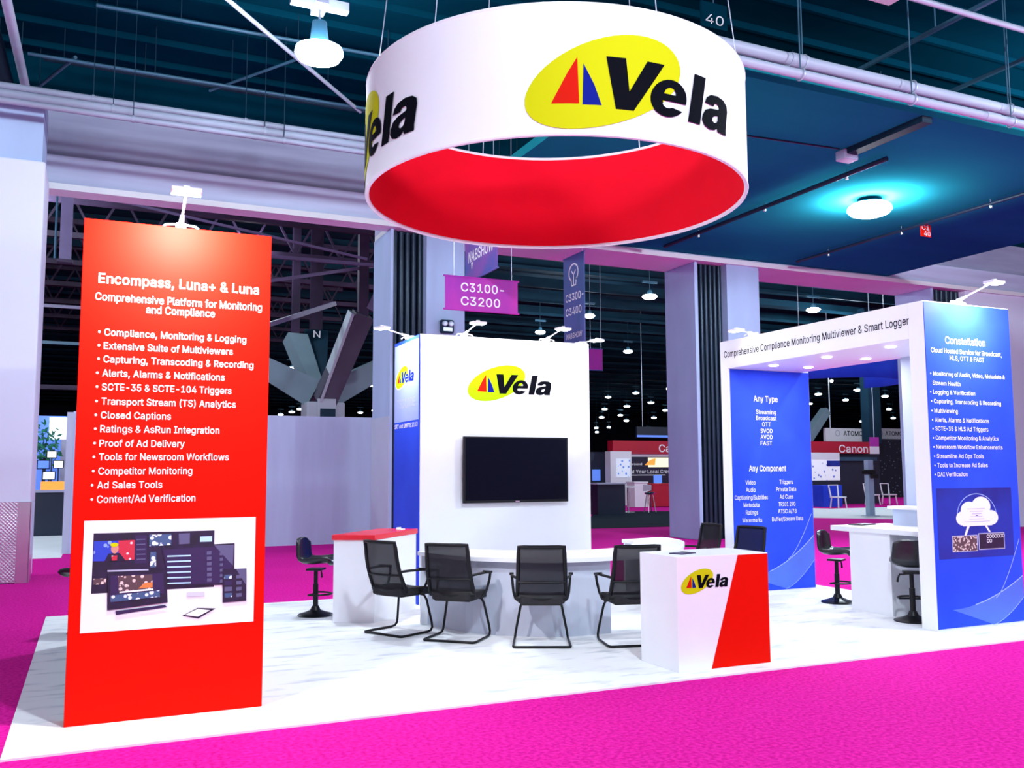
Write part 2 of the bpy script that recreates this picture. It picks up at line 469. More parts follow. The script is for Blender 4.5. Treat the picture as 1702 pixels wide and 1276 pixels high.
# ---- flat print (ink) helpers: shapes in (u, v), mapped on to a surface
GLYPHS = {}
for _l in """&|448|197 -7 150 -2 110 12 78 34 54 62 39 96 34 133 37 163 47 189 85 235 140 279 216 335 237 352 255 375 262 405 258 427 245 445 226 457 201 461 168 453 145 431 137 399 145 363 169 327 204 284 438 0 364 0 171 231 121 293 87 344 78 370 75 398 79 430 91 458 109 481 134 499 165 510 200 513 235 510 266 499 290 482 308 459 320 433 324 404 315 362 291 325 256 293 154 217 110 174 100 154 97 131 100 108 109 87 124 70 143 57 166 49 193 46 223 50 251 59 301 95 321 121 336 151 346 186 349 224 408 224 405 180 397 144 371 92 345 62 333 47 305 23 271 7 234 -3
(|273|89 207 101 324 132 441 177 539 236 539 191 428 161 313 151 207 160 115 188 16 236 -96 177 -96 139 -21 111 55 95 131
)|273|37 -96 86 18 113 116 122 207 112 313 82 428 37 539 97 539 142 441 173 323 184 207 178 130 161 53 134 -22 97 -96
+|453|198 34 198 364 255 364 255 34;61 172 61 226 391 226 391 172
,|188|38 -119 68 71 137 71 84 -119
-|453|337 244 337 188 114 188 114 244
.|188|95 -4 78 -1 63 9 53 24 50 41 53 59 63 73 78 83 95 87 113 83 128 73 138 59 141 41 138 24 128 9 113 -1
/|249|235 533 71 -76 14 -76 178 533
0|453|227 -7 174 1 130 24 95 62 69 113 53 178 48 254 53 330 69 395 95 447 130 484 174 508 227 516 279 508 323 484 358 447 384 395 400 330 405 254 400 178 384 113 359 62 323 24 279 1;227 50 261 56 290 74 313 103 330 144 340 194 344 254 340 314 330 365 313 405 290 435 261 453 227 460 192 453 163 435 140 405 123 365 113 314 109 254 113 194 123 144 140 103 163 74 192 56
1|453|76 0 76 55 391 55 391 0;276 509 276 0 212 0 212 448 209 448 86 358 86 427 198 509
2|453|64 0 64 47 234 229 282 282 311 327 320 371 317 397 308 419 293 436 273 449 224 460 196 457 172 447 153 433 139 413 130 390 127 362 66 362 71 405 86 442 111 473 143 496 182 511 225 516 268 511 306 497 337 474 361 445 376 411 381 372 371 318 336 259 267 180 153 60 153 57 389 57 389 0
3|453|218 -7 173 -3 133 10 98 30 70 57 52 91 44 132 109 132 115 107 126 87 144 71 165 59 219 50 275 61 297 74 315 93 325 116 329 145 326 172 316 196 299 217 275 234 242 244 201 248 157 248 157 299 288 448 288 452 70 452 70 509 372 509 372 461 211 278 211 289 264 288 308 276 344 253 371 222 387 186 393 145 387 103 370 66 344 36 309 12 266 -2
4|453|40 105 40 158 247 509 311 509 109 166 109 163 413 163 413 105;282 0 282 121 282 146 282 318 343 318 343 0
5|453|221 -7 178 -2 140 11 108 32 83 60 66 93 60 130 122 130 127 108 138 89 173 60 221 50 250 53 276 64 298 82 314 104 324 131 328 162 324 193 314 221 297 244 275 262 248 273 218 277 167 268 128 246 67 253 96 509 366 509 366 452 151 452 134 301 136 301 178 325 229 334 263 330 294 321 321 306 345 285 364 260 379 231 388 199 391 163 385 117 369 76 343 41 309 15 268 -1
6|453|226 -7 182 -1 142 15 109 40 84 74 69 115 64 162 68 199 80 239 137 340 252 509 322 509 151 261 145 261 165 288 196 307 235 314 278 309 316 295 346 271 370 240 384 201 389 157 384 112 368 73 343 39 310 14 271 -2;226 48 254 52 279 63 299 79 314 101 324 128 327 157 324 187 314 213 299 235 279 251 254 262 226 265 198 262 174 252 153 235 138 214 128 188 125 158 128 128 138 102 153 79 174 63 198 52
7|453|97 0 323 448 323 452 62 452 62 509 391 509 391 449 165 0
8|453|226 -7 178 -2 136 11 101 33 74 62 57 96 52 135 55 166 65 195 81 220 101 241 125 256 153 265 153 267 119 282 93 308 76 342 70 380 75 417 90 450 114 477 146 498 184 511 226 516 269 511 306 498 337 477 361 450 377 417 382 380 376 342 359 308 333 282 300 267 300 265 327 256 351 241 372 220 387 195 397 166 401 135 395 96 378 62 352 33 317 11 275 -2;226 49 258 52 285 60 307 74 323 91 333 113 337 139 333 165 322 189 305 208 283 223 256 232 226 235 196 232 169 223 147 208 130 189 119 165 115 139 119 113 129 91 145 74 167 60 195 52;226 290 274 300 293 313 307 330 316 351 319 376 316 399 308 420 294 437 275 449 226 460 177 449 159 437 145 420 136 399 133 376 136 351 145 330 159 313 178 300
9|453|226 516 271 510 310 494 343 468 368 434 384 393 389 347 385 309 373 270 315 168 200 0 130 0 301 248 307 248 287 221 257 202 218 195 175 199 137 214 106 237 83 269 68 307 64 352 69 397 85 436 110 469 143 494 182 510;226 460 199 457 174 446 154 429 138 407 129 381 125 352 129 322 138 295 154 274 174 257 199 247 226 243 254 247 279 257 299 273 314 295 324 321 327 350 324 381 314 407 299 429 279 446 254 457
A|480|16 0 201 509 276 509 463 0 395 0 287 302 264 372 232 478 245 478 213 371 191 302 85 0;110 142 110 199 370 199 370 142
B|456|60 0 60 509 241 509 289 504 329 491 359 469 381 442 394 410 398 374 395 344 387 320 356 286 315 267 315 262 339 257 363 245 385 227 402 203 414 173 418 136 413 100 400 67 377 39 344 18 301 4 247 0;125 57 245 57 296 63 330 80 349 105 355 137 352 161 342 184 327 203 306 218 279 228 248 231 125 231;125 285 238 285 288 296 308 309 323 326 333 348 336 372 330 403 313 429 283 446 240 452 125 452
C|510|267 -7 205 1 150 25 104 63 70 115 48 179 40 254 48 329 70 393 104 445 150 484 205 508 267 516 340 504 373 490 402 471 427 447 448 418 463 385 473 348 408 348 389 395 357 428 315 449 267 456 223 450 184 432 150 403 125 364 109 314 103 254 109 194 125 145 151 105 184 76 223 59 267 53 315 60 357 81 389 114 408 160 473 160 463 124 448 91 428 62 402 38 373 19 341 5 305 -4
D|502|219 0 96 0 96 57 215 57 272 63 318 81 354 110 379 149 394 198 399 255 394 312 379 361 354 399 320 428 275 446 221 452 93 452 93 509 225 509 294 501 353 478 399 441 433 391 455 329 462 255 455 181 433 119 398 68 351 31 291 8;125 509 125 0 60 0 60 509
E|419|60 0 60 509 372 509 372 452 125 452 125 286 355 286 355 229 125 229 125 57 375 57 375 0
F|410|60 0 60 509 369 509 369 452 125 452 125 278 346 278 346 221 125 221 125 0
G|520|269 -7 205 1 149 25 104 64 69 116 47 179 40 254 47 329 69 393 103 445 149 484 203 508 265 516 304 513 340 504 374 489 403 469 429 445 449 416 465 384 474 349 408 349 387 393 356 427 315 448 265 456 222 450 183 432 150 404 125 364 109 314 103 254 109 194 125 145 151 105 184 76 224 59 269 53 309 57 345 71 374 93 396 123 410 160 415 202 434 199 283 199 283 256 478 256 478 200 471 141 451 91 419 50 377 19 326 0
H|517|60 0 60 509 125 509 125 289 392 289 392 509 457 509 457 0 392 0 392 232 125 232 125 0
I|300|31 0 31 57 118 57 118 452 31 452 31 509 269 509 269 452 183 452 183 57 269 57 269 0
J|396|185 -7 124 3 75 33 44 81 33 145 33 173 98 173 98 145 104 104 122 74 149 56 185 50 220 56 248 74 266 104 272 145 272 509 336 509 336 145 326 81 294 33 246 3
K|467|104 145 104 216 139 261 174 303 212 344 364 509 448 509 231 276 228 276;60 0 60 509 125 509 125 334 124 225 125 193 125 0;372 0 188 259 228 309 449 0
L|393|60 0 60 509 125 509 125 57 361 57 361 0
M|628|60 0 60 509 138 509 314 120 490 509 568 509 568 0 507 0 507 372 340 0 288 0 121 372 121 0
N|523|60 0 60 509 136 509 343 183 363 151 388 107 414 55 405 54 401 108 399 157 399 195 399 509 463 509 463 0 387 0 202 290 177 331 148 381 108 452 119 454 122 384 124 328 125 291 125 0
O|533|267 -7 205 1 150 25 105 63 70 115 48 179 40 254 48 329 70 393 105 445 150 484 205 508 267 516 329 508 384 484 429 445 464 393 486 329 493 254 486 179 464 115 429 63 384 25 329 1;267 53 310 59 349 76 383 105 408 144 425 194 430 254 425 314 408 365 383 404 349 433 310 450 267 456 223 450 184 433 151 404 125 364 109 314 103 254 109 194 125 144 151 105 184 76 223 59
P|445|60 0 60 509 235 509 289 503 332 487 366 462 390 430 404 391 409 348 404 304 390 265 366 233 332 207 289 191 235 186 125 186 125 0;125 242 233 242 269 246 297 256 318 272 333 294 342 319 344 348 342 376 333 402 318 423 297 439 268 449 232 452 125 452
Q|533|245 159 313 159 369 85 384 65 468 -48 401 -48 346 27 331 46;267 -7 205 1 150 25 105 63 70 115 48 179 40 254 48 329 70 393 105 445 150 484 205 508 267 516 329 508 384 484 429 445 464 393 486 329 493 254 486 179 464 115 429 63 384 25 329 1;267 53 310 59 349 76 383 105 408 144 425 194 430 254 425 314 408 365 383 404 349 433 310 450 267 456 223 450 184 433 151 404 125 364 109 314 103 254 109 194 125 144 151 105 184 76 223 59
R|449|60 0 60 509 236 509 290 504 333 489 367 465 390 433 405 395 409 352 405 309 390 271 367 240 333 217 289 203 236 198 125 198 125 0;125 255 234 255 269 258 298 267 319 281 334 300 342 324 345 352 342 380 334 405 319 425 298 440 269 449 233 452 125 452;353 0 230 229 303 229 428 0
S|447|224 -9 172 -4 128 9 91 31 64 60 46 96 38 137 104 137 110 110 123 88 142 71 166 59 224 49 257 52 286 60 311 74 329 92 341 114 346 139 342 161 332 179 296 205 245 222 184 239 128 260 86 289 60 326 52 372 58 413 75 448 102 476 138 498 180 511 227 516 275 511 316 498 351 476 377 449 394 415 401 378 337 378 326 412 302 437 267 453 225 459 194 456 167 448 145 435 129 418 118 398 115 376 119 352 131 334 169 308 212 293 264 279 312 264 359 238 395 198 405 171 408 139 403 99 386 64 360 34 323 11 278 -4
T|449|32 452 32 509 417 509 417 452 257 452 257 0 193 0 193 452
U|517|259 -8 203 -2 154 15 114 43 85 80 66 124 60 173 60 509 124 509 124 178 128 144 141 113 160 87 187 68 220 56 259 52 298 56 331 68 357 87 377 113 389 144 393 178 393 509 457 509 457 173 451 124 433 80 403 43 363 15 315 -2
V|480|204 0 16 509 84 509 192 206 215 137 248 31 235 31 267 138 290 206 395 509 463 509 278 0
W|686|155 0 16 509 82 509 163 196 175 145 187 94 197 40 189 40 200 94 211 145 224 196 306 509 380 509 462 196 474 145 486 94 497 40 488 40 499 94 510 145 523 196 603 509 670 509 530 0 455 0 368 323 351 391 336 475 350 475 335 395 318 323 230 0
X|474|18 0 217 284 217 236 29 509 104 509 178 400 204 361 223 329 243 292 232 292 252 329 272 361 298 400 374 509 446 509 259 239 259 287 456 0 382 0 292 129 268 165 250 195 230 231 244 231 225 196 206 166 182 129 91 0
Y|472|203 0 203 208 16 509 91 509 192 344 222 292 250 230 224 230 251 293 280 344 381 509 455 509 268 208 268 0
Z|438|42 0 42 46 273 385 306 431 341 476 348 454 285 452 223 452 40 452 40 509 397 509 397 462 169 129 134 81 97 33 90 54 152 57 214 57 399 57 399 0
a|389|160 -9 126 -5 94 5 68 22 48 45 35 73 30 108 34 138 43 161 58 179 78 193 125 211 178 220 234 227 265 235 273 243 276 255 276 257 267 297 240 322 196 331 149 322 118 301 100 274 41 291 57 322 79 346 104 364 133 375 194 384 239 379 286 360 306 343 322 320 333 290 337 251 337 0 277 0 277 52 272 52 252 25 215 1;170 45 202 49 228 59 248 74 263 93 272 115 276 138 276 190 259 182 231 176 200 171 175 168 134 159 103 139 95 124 92 105 102 72 130 52
b|424|229 -8 198 -5 172 4 138 31 118 59 112 59 112 0 53 0 53 509 114 509 114 319 118 319 137 346 171 373 197 381 229 384 274 378 313 361 345 332 370 293 385 245 390 189 385 133 370 84 346 45 313 16 274 -2;220 47 253 51 279 66 301 88 316 117 325 151 328 189 325 227 316 261 301 290 280 311 253 325 220 330 188 325 161 312 140 291 125 263 116 229 113 189 116 150 125 115 140 86 162 65 188 51
c|396|207 -8 159 -2 117 16 82 46 56 85 40 133 34 187 40 243 56 291 82 330 117 360 159 378 207 384 260 377 305 356 340 322 362 277 303 262 290 289 270 311 242 325 207 330 173 325 145 310 124 287 108 258 99 224 96 187 99 151 108 117 124 89 145 66 173 51 207 46 243 52 271 66 292 89 304 117 363 102 341 56 306 21 261 -1
d|424|195 -8 151 -2 111 16 79 45 55 84 39 133 34 189 39 245 55 293 79 332 112 361 151 378 196 384 228 381 253 373 287 346 306 319 311 319 311 509 372 509 372 0 313 0 313 59 307 59 287 31 252 4 227 -5;205 47 236 51 263 65 284 86 299 115 309 150 312 189 309 229 300 263 284 291 263 312 237 325 205 330 172 325 145 311 124 290 108 261 99 227 96 189 99 151 109 117 124 88 145 66 172 51
e|404|212 -8 161 -2 117 16 82 46 56 85 40 132 34 187 39 242 55 290 81 329 115 359 157 378 205 384 266 374 294 361 319 341 341 315 357 282 368 242 371 194 371 169 97 169 100 139 110 106 128 80 151 61 179 50 212 46 254 53 285 73 306 105 365 91 353 63 335 39 311 19 283 4 249 -5;97 221 309 221 307 237 298 269 283 294 263 314 237 326 205 330 173 326 146 313 125 294 109 270 99 241
f|254|228 379 228 327 6 327 6 379;81 0 81 432 84 461 96 486 113 505 135 519 187 530 222 527 243 521 227 468 215 472 195 474 171 470 154 460 145 443 142 419 142 0
g|425|207 -151 168 -148 134 -140 82 -110 51 -69 101 -41 122 -66 154 -88 207 -97 249 -92 282 -75 304 -47 311 -6 311 68 306 68 287 41 252 16 227 8 195 5 152 10 113 27 80 53 55 90 39 136 34 191 39 246 55 293 80 332 112 361 152 378 196 384 228 382 253 373 288 346 308 319 313 319 313 379 372 379 372 -9 367 -54 350 -90 324 -117 291 -136 251 -147;205 59 237 63 264 75 285 95 300 121 309 154 312 193 309 231 300 264 285 291 264 312 237 325 205 330 172 325 145 312 124 290 109 262 99 229 96 193 99 155 109 123 124 96 145 76 172 63
h|410|114 227 114 0 53 0 53 509 114 509 114 287 102 287 124 332 152 362 187 379 227 384 264 380 295 369 321 349 341 321 353 285 357 240 357 0 296 0 296 235 290 275 273 304 246 323 210 329 184 326 161 317 141 303 126 283 117 257
i|167|53 0 53 379 114 379 114 0;84 443 67 446 54 455 44 468 41 483 44 499 54 512 67 521 84 524 100 521 114 512 123 499 126 483 123 468 114 455 100 446
j|167|53 379 114 379 114 -30 111 -63 102 -90 86 -113 65 -129 37 -139 4 -143 -10 -143 -10 -87 2 -87 25 -83 40 -72 50 -54 53 -29;83 443 67 446 53 455 44 468 41 483 44 499 53 512 67 521 83 524 100 521 114 512 123 499 126 483 123 468 114 455 100 446
k|381|110 137 110 212 121 212 284 379 360 379 184 199 177 199;53 0 53 509 114 509 114 0;294 0 148 186 191 229 372 0
l|189|139 -2 101 3 74 20 58 47 53 84 53 509 114 509 114 99 120 62 130 54 146 52 160 53 170 54 181 3 162 -1
m|610|53 0 53 379 112 379 112 295 108 295 118 323 132 346 172 376 219 386 257 380 287 361 309 331 321 295 312 295 322 321 337 343 381 375 437 386 468 383 497 372 522 354 541 328 553 296 557 255 557 0 496 0 496 254 490 289 473 313 447 326 419 330 395 328 374 320 345 290 335 247 335 0 274 0 274 260 269 288 253 311 229 326 199 330 158 320 140 307 126 289 117 266 114 238 114 0
n|410|114 227 114 0 53 0 53 379 112 379 112 287 102 287 124 332 152 362 187 379 227 384 264 380 295 369 321 349 341 321 353 285 357 240 357 0 296 0 296 235 290 275 273 304 246 323 210 329 184 326 161 317 141 303 126 283 117 257
o|415|207 -8 159 -2 117 16 82 46 56 85 40 133 34 187 40 243 56 291 82 330 117 360 159 378 207 384 256 378 299 360 333 330 359 291 376 243 381 187 376 133 359 85 333 46 299 16 256 -2;207 46 242 51 270 66 292 89 307 117 316 151 319 187 316 224 307 258 292 287 270 310 242 325 207 330 173 325 145 310 124 287 108 258 99 224 96 187 99 151 108 117 124 89 145 66 173 51
p|424|53 -143 53 379 112 379 112 319 118 319 137 346 171 373 197 381 229 384 274 378 313 361 345 332 370 293 385 245 390 189 385 133 370 84 346 45 313 16 274 -2 229 -8 198 -5 173 4 138 31 118 59 114 59 114 -143;220 47 253 51 279 66 301 88 316 117 325 151 328 189 325 227 316 261 301 290 280 311 253 325 220 330 188 325 161 312 140 291 125 263 116 229 113 189 116 150 125 115 140 86 162 65 188 51
q|424|372 -143 311 -143 311 59 306 59 287 31 252 4 227 -5 195 -8 151 -2 111 16 79 45 55 84 39 133 34 189 39 245 55 293 79 332 112 361 151 378 196 384 228 381 253 373 287 346 307 319 313 319 313 379 372 379;205 47 236 51 263 65 284 86 299 115 309 150 312 189 309 229 300 263 284 291 263 312 237 325 205 330 172 325 145 311 124 290 108 261 99 227 96 189 99 151 109 117 124 88 145 66 172 51
r|259|53 0 53 379 112 379 112 321 115 321 130 347 152 367 181 380 213 385 229 384 243 384 243 322 230 324 207 326 182 323 159 315 140 301 126 284 117 262 114 237 114 0
s|365|182 -8 145 -5 112 3 84 18 62 38 45 63 36 94 94 107 105 79 124 60 150 49 181 45 217 50 244 62 262 81 268 103 265 121 254 136 237 147 212 155 149 170 104 186 72 208 53 237 47 274 51 305 65 332 87 354 115 370 149 381 187 384 223 381 254 372 279 358 299 339 324 290 268 277 258 298 243 316 219 328 187 333 156 329 131 317 114 299 109 277 112 258 124 243 172 223 229 209 275 194 306 171 325 142 331 107 326 75 312 47 290 24 260 6 223 -5
t|227|204 379 204 327 6 327 6 379;65 471 126 471 126 98 128 76 136 61 150 53 170 50 185 51 202 54 213 2 192 -3 168 -4 125 2 92 21 72 52 65 93
u|410|182 -5 146 -1 115 11 89 31 69 59 57 95 53 139 53 379 114 379 114 144 119 105 137 75 164 56 200 50 226 53 249 62 268 77 283 97 293 122 296 153 296 379 357 379 357 0 298 0 298 92 307 92 286 47 257 17 222 0
v|389|163 0 17 379 84 379 165 155 187 87 206 21 184 21 203 87 224 155 305 379 371 379 226 0
w|567|138 0 23 379 87 379 133 214 154 137 175 41 165 41 186 135 206 214 252 379 316 379 362 214 382 136 402 41 391 41 413 135 434 214 480 379 545 379 429 0 368 0 319 172 305 225 291 280 277 338 291 338 277 280 263 225 248 172 199 0
x|379|21 0 171 218 171 171 29 379 100 379 147 306 179 253 207 206 175 206 202 253 233 306 282 379 352 379 209 169 209 214 358 0 287 0 231 85 200 136 173 182 205 182 178 136 148 85 91 0
y|389|47 -139 61 -86 71 -87 104 -89 130 -74 151 -36 163 -1 17 379 84 379 165 155 187 87 206 21 184 21 202 87 224 155 305 379 371 379 204 -58 177 -107 139 -136 91 -145 65 -143
z|380|42 0 42 46 254 320 254 323 48 323 48 379 333 379 333 331 126 60 126 56 339 56 339 0
 |188|""".split("\n"):
    _c, _a, _o = _l[0], *_l[2:].split('|')
    _w = []
    for w in _o.split(';'):
        q = [float(v) for v in w.split()]
        q = list(zip(q[::2], q[1::2]))
        r = []
        for v in q:
            if not r or math.hypot(v[0] - r[-1][0], v[1] - r[-1][1]) > 9:
                r.append(v)
        if len(r) > 2:
            if math.hypot(r[0][0] - r[-1][0], r[0][1] - r[-1][1]) <= 9:
                r.pop()
            _w.append(r)
    GLYPHS[_c] = (int(_a), _w)
CAP = 509 / 1000


def fill_loops(loops, bold=0.0):
    c = bpy.data.curves.new('t', 'CURVE')
    c.dimensions = '2D'
    c.fill_mode = 'FRONT'
    c.offset = bold
    for w in loops:
        sp = c.splines.new('POLY')
        sp.points.add(len(w) - 1)
        sp.use_cyclic_u = True
        for i, q in enumerate(w):
            sp.points[i].co = (q[0], q[1], 0, 1)
    o = bpy.data.objects.new('t', c)
    me = o.to_mesh()
    v = [(p.co.x, p.co.y) for p in me.vertices]
    f = [tuple(p.vertices) for p in me.polygons]
    o.to_mesh_clear()
    bpy.data.objects.remove(o)
    bpy.data.curves.remove(c)
    return v, f


def loop_area(p):
    return sum(p[i - 1][0] * p[i][1] - p[i][0] * p[i - 1][1] for i in range(len(p))) / 2


def text_polys(txt, bold=0.0, shear=0.0):
    """outlines of a line of sans-serif lettering, filled; cap height 1, left edge at 0"""
    V, Fc = [], []
    x = 0
    for ch in txt:
        adv, loops = GLYPHS[ch]
        if loops:
            big = max(loops, key=lambda w: abs(loop_area(w)))
            sg = loop_area(big) > 0
            outer = [w for w in loops if (loop_area(w) > 0) == sg]
            holes = [w for w in loops if (loop_area(w) > 0) != sg]
            for k, w in enumerate(outer):
                bx = (min(p[0] for p in w), max(p[0] for p in w), min(p[1] for p in w), max(p[1] for p in w))
                hs = [h for h in holes if bx[0] < h[0][0] < bx[1] and bx[2] < h[0][1] < bx[3]] if len(outer) == 1 or w is big else []
                v, f = fill_loops([[((x + p[0]) / 1000, p[1] / 1000) for p in q] for q in [w] + hs], bold)
                n = len(V)
                V += v
                Fc += [tuple(n + i for i in q) for q in f]
        x += adv + bold * 1200
    V = [(px + py * shear, py) for px, py in V]
    x0 = min(p[0] for p in V)
    x1 = max(p[0] for p in V)
    return [((px - x0), py / CAP) for px, py in V], Fc, x1 - x0


def _arc(cx, cy, a, b, t0, t1, n):
    return [(cx + a * math.cos(math.radians(t0 + (t1 - t0) * k / n)), cy + b * math.sin(math.radians(t0 + (t1 - t0) * k / n))) for k in range(n + 1)]


LOGO_V = [[(0, 1), (0.37, 1), (0.55, 0.36), (0.79, 1), (1.15, 1), (0.70, 0), (0.36, 0)]]
LOGO_E = [_arc(.40, .36, .40, .375, -8, 326, 26) + [(.50, .185)] + _arc(.40, .26, .13, .10, -50, -160, 6) + [(.265, .30)],
          _arc(.40, .44, .13, .135, 0, 180, 10)]
LOGO_L = [[(0, 0), (.31, 0), (.31, 1), (0, 1)]]
LOGO_A = [[(.80, 0), (.50, 0), (.475, .075), (.40, .01), (.25, -.018), (.09, .025), (.0, .13), (.0, .235), (.06, .355), (.20, .42), (.47, .47), (.475, .51), (.45, .56), (.385, .575), (.315, .555), (.29, .49),
           (.02, .50), (.055, .62), (.17, .705), (.38, .74), (.60, .72), (.74, .64), (.78, .52), (.78, .12)],
          [(.47, .34), (.37, .305), (.30, .26), (.295, .19), (.36, .155), (.44, .185), (.47, .25)]]


class Print:
    """collects flat shapes, then lays them on a surface given by fn(u, v, d) -> point at height d above it"""

    def __init__(self):
        self.layers = []          # (verts, faces, material index, height)
        self.mats = []

    def mi(self, m):
        if m not in self.mats:
            self.mats.append(m)
        return self.mats.index(m)

    def poly(self, pts, m, d=0.0):
        self.layers.append(([tuple(p) for p in pts], [tuple(range(len(pts)))], self.mi(m), d))
        return self

    def rect(self, u0, v0, u1, v1, m, d=0.0):
        return self.poly([(u0, v0), (u1, v0), (u1, v1), (u0, v1)], m, d)

    def ellipse(self, cu, cv, a, b, tilt, m, d=0.0, n=48):
        ct, st = math.cos(tilt), math.sin(tilt)
        return self.poly([(cu + a * math.cos(t) * ct - b * math.sin(t) * st, cv + a * math.cos(t) * st + b * math.sin(t) * ct)
                          for t in (2 * PI * k / n for k in range(n))], m, d)

    def text(self, txt, u0, u1, base, cap, m, d=0.0, bold=0.011, shear=0.0):
        v, f, w = text_polys(txt, bold, shear)
        s = (u1 - u0) / w
        self.layers.append(([(u0 + x * s, base + y * cap) for x, y in v], f, self.mi(m), d))
        return self

    def line(self, pts, w, m, d=0.0):
        L, R = [], []
        n = len(pts)
        for i, p in enumerate(pts):
            a = pts[max(i - 1, 0)]
            b = pts[min(i + 1, n - 1)]
            dx, dy = b[0] - a[0], b[1] - a[1]
            k = math.hypot(dx, dy) or 1
            L.append((p[0] - dy / k * w / 2, p[1] + dx / k * w / 2))
            R.append((p[0] + dy / k * w / 2, p[1] - dx / k * w / 2))
        v = L + R
        self.layers.append((v, [(i, i + 1, n + i + 1, n + i) for i in range(n - 1)], self.mi(m), d))
        return self

    def build(self, name, fn, parent=None, cuts=None, label=None):
        bm = bmesh.new()
        for v, f, mi, d in self.layers:
            t = bmesh.new()
            vv = [t.verts.new((x, y, 0)) for x, y in v]
            for q in f:
                try:
                    t.faces.new([vv[i] for i in q]).material_index = mi
                except ValueError:
                    pass
            if cuts:
                if any(len(q.verts) > 4 for q in t.faces):
                    bmesh.ops.triangulate(t, faces=[q for q in t.faces if len(q.verts) > 4])
                u0, u1, n = cuts
                for k in range(n + 1):
                    bmesh.ops.bisect_plane(t, geom=t.verts[:] + t.edges[:] + t.faces[:], plane_co=(u0 + (u1 - u0) * k / n, 0, 0), plane_no=(1, 0, 0))
            for p in t.verts:
                p.co = fn(p.co.x, p.co.y, 0.0015 + d)
            me = bpy.data.meshes.new('tmp')
            t.to_mesh(me)
            t.free()
            bm.from_mesh(me)
            bpy.data.meshes.remove(me)
        me = bpy.data.meshes.new(name)
        bm.to_mesh(me)
        bm.free()
        for m in self.mats:
            me.materials.append(m)
        o = bpy.data.objects.new(name, me)
        COL.objects.link(o)
        if parent:
            o.parent = parent
        if label:
            o['label'] = label
        return o


def front(Y, ox=0.0, oz=0.0, s=1.0):       # on a face that looks towards -Y
    return lambda u, v, d: Vector((ox + u * s, Y - d, oz + v * s))


def leftface(X, oy=0.0, oz=0.0, s=1.0):    # on a face that looks towards -X; u runs towards -Y
    return lambda u, v, d: Vector((X - d, oy - u * s, oz + v * s))


def logo(parent, fn, oval, cuts=None, halo=False, textcol=None, text_h=1.0):
    """yellow-green oval with two sails and the word; unit width"""
    p = Print()
    if halo:
        p.ellipse(0.343, 0.222, 0.385, 0.210, math.radians(22), M['inkwhite'])
    p.ellipse(0.343, 0.222, 0.362, 0.186, math.radians(22), oval, 0.0006)
    o = p.build('logo_oval', fn, parent, cuts)
    q = Print()
    q.poly([(0.108, 0.114), (0.222, 0.114), (0.219, 0.22), (0.216, 0.320), (0.175, 0.25)], M['inkred'], 0.0014)
    q.poly([(0.235, 0.110), (0.314, 0.110), (0.285, 0.20), (0.241, 0.292)], M['inkblue'], 0.0014)
    q.build('logo_sail', fn, o, cuts)
    t = Print()
    k = 0.2310
    for g, x0 in ((LOGO_V, 0.0), (LOGO_E, 0.97), (LOGO_L, 1.87), (LOGO_A, 2.22)):
        v, f = fill_loops(g)
        t.layers.append(([(0.290 + k * (x0 + x + 0.2 * y), 0.098 + k * text_h * y) for x, y in v], f, t.mi(textcol or M['ink']), 0.002))
    t.build('logo_lettering', fn, o, cuts)
    return o


# ------------------------------------------------------------------ the hall shell
structure(box(-70, 150, -25, 150, -0.1, 0).build('floor', M['carpet']))
SX = 6.45
c = MB().box(-16, 40, -4, 18.4, 9.4, 9.6)
for k in range(9):
    y = 10.2 + k * 0.95
    c.box(-16, 40, y, y + 0.07, 9.28, 9.4)
structure(c.build('ceiling', M['ceil']))
structure(box(SX, 19.8, 9.55, 18.4, 7.0, 7.16).build('ceiling', M['soffit']))
c = MB().box(-70, 150, 19.7, 150, 12.0, 12.2)
for k in range(26):
    y = 21.5 + k * 3.1 + (k * k * 0.04)
    c.box(-70, 150, y, y + 0.45, 11.2, 11.6)
    c.box(-70, 150, y + 1.4, y + 1.5, 10.6, 10.75)
structure(c.build('ceiling', [M['halljoist']]))
structure(box(-70, 150, 140, 140.3, 0, 12.2).build('wall_back', M['farwall']))
structure(box(-70, -69.7, -4, 140, 0, 12.2).build('wall_left', M['farwall']))
structure(box(149, 149.3, -4, 140, 0, 12.2).build('wall_right', M['farwall']))
# long beam on the column line
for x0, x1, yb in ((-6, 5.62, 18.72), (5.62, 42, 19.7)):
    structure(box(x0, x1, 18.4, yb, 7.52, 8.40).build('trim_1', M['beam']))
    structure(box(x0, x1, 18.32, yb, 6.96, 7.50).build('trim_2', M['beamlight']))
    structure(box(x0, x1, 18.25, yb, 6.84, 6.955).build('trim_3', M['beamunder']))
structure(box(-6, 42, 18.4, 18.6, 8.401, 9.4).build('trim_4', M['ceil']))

# seams and sprinkler lines under the soffit
for k, (x, y0, y1, r) in enumerate(((12.0, 11.0, 17.6, 0.045), (15.95, 11.2, 17.6, 0.035))):
    t = thing('sprinkler_pipe', ('dark pipe under the blue ceiling left of the round lamp', 'thin dark pipe under the blue ceiling right of the round lamp')[k], 'pipe', (x, y0, 6.90))
    MB().tube([(0, 0, 0), (0, y1 - y0, 0)], r, 8).build('pipe', M['conduit'], t, True)
    for j in range(3):
        yy = 0.9 + j * 2.2
        MB().lathe([(0, -0.09), (0.03, -0.09), (0.035, -0.05), (0.015, -0.03), (0.012, 0.09), (0, 0.09)], 10, (0, yy, 0)).build('sprinkler_head', M['chrome'], t, True)
tag(MB().tube([(9.2, 11.3, 6.985), (11.1, 11.15, 6.985)], 0.014, 6).build('conduit', M['conduit']), 'short thin dark conduit on the blue ceiling beside the round sign', 'conduit')
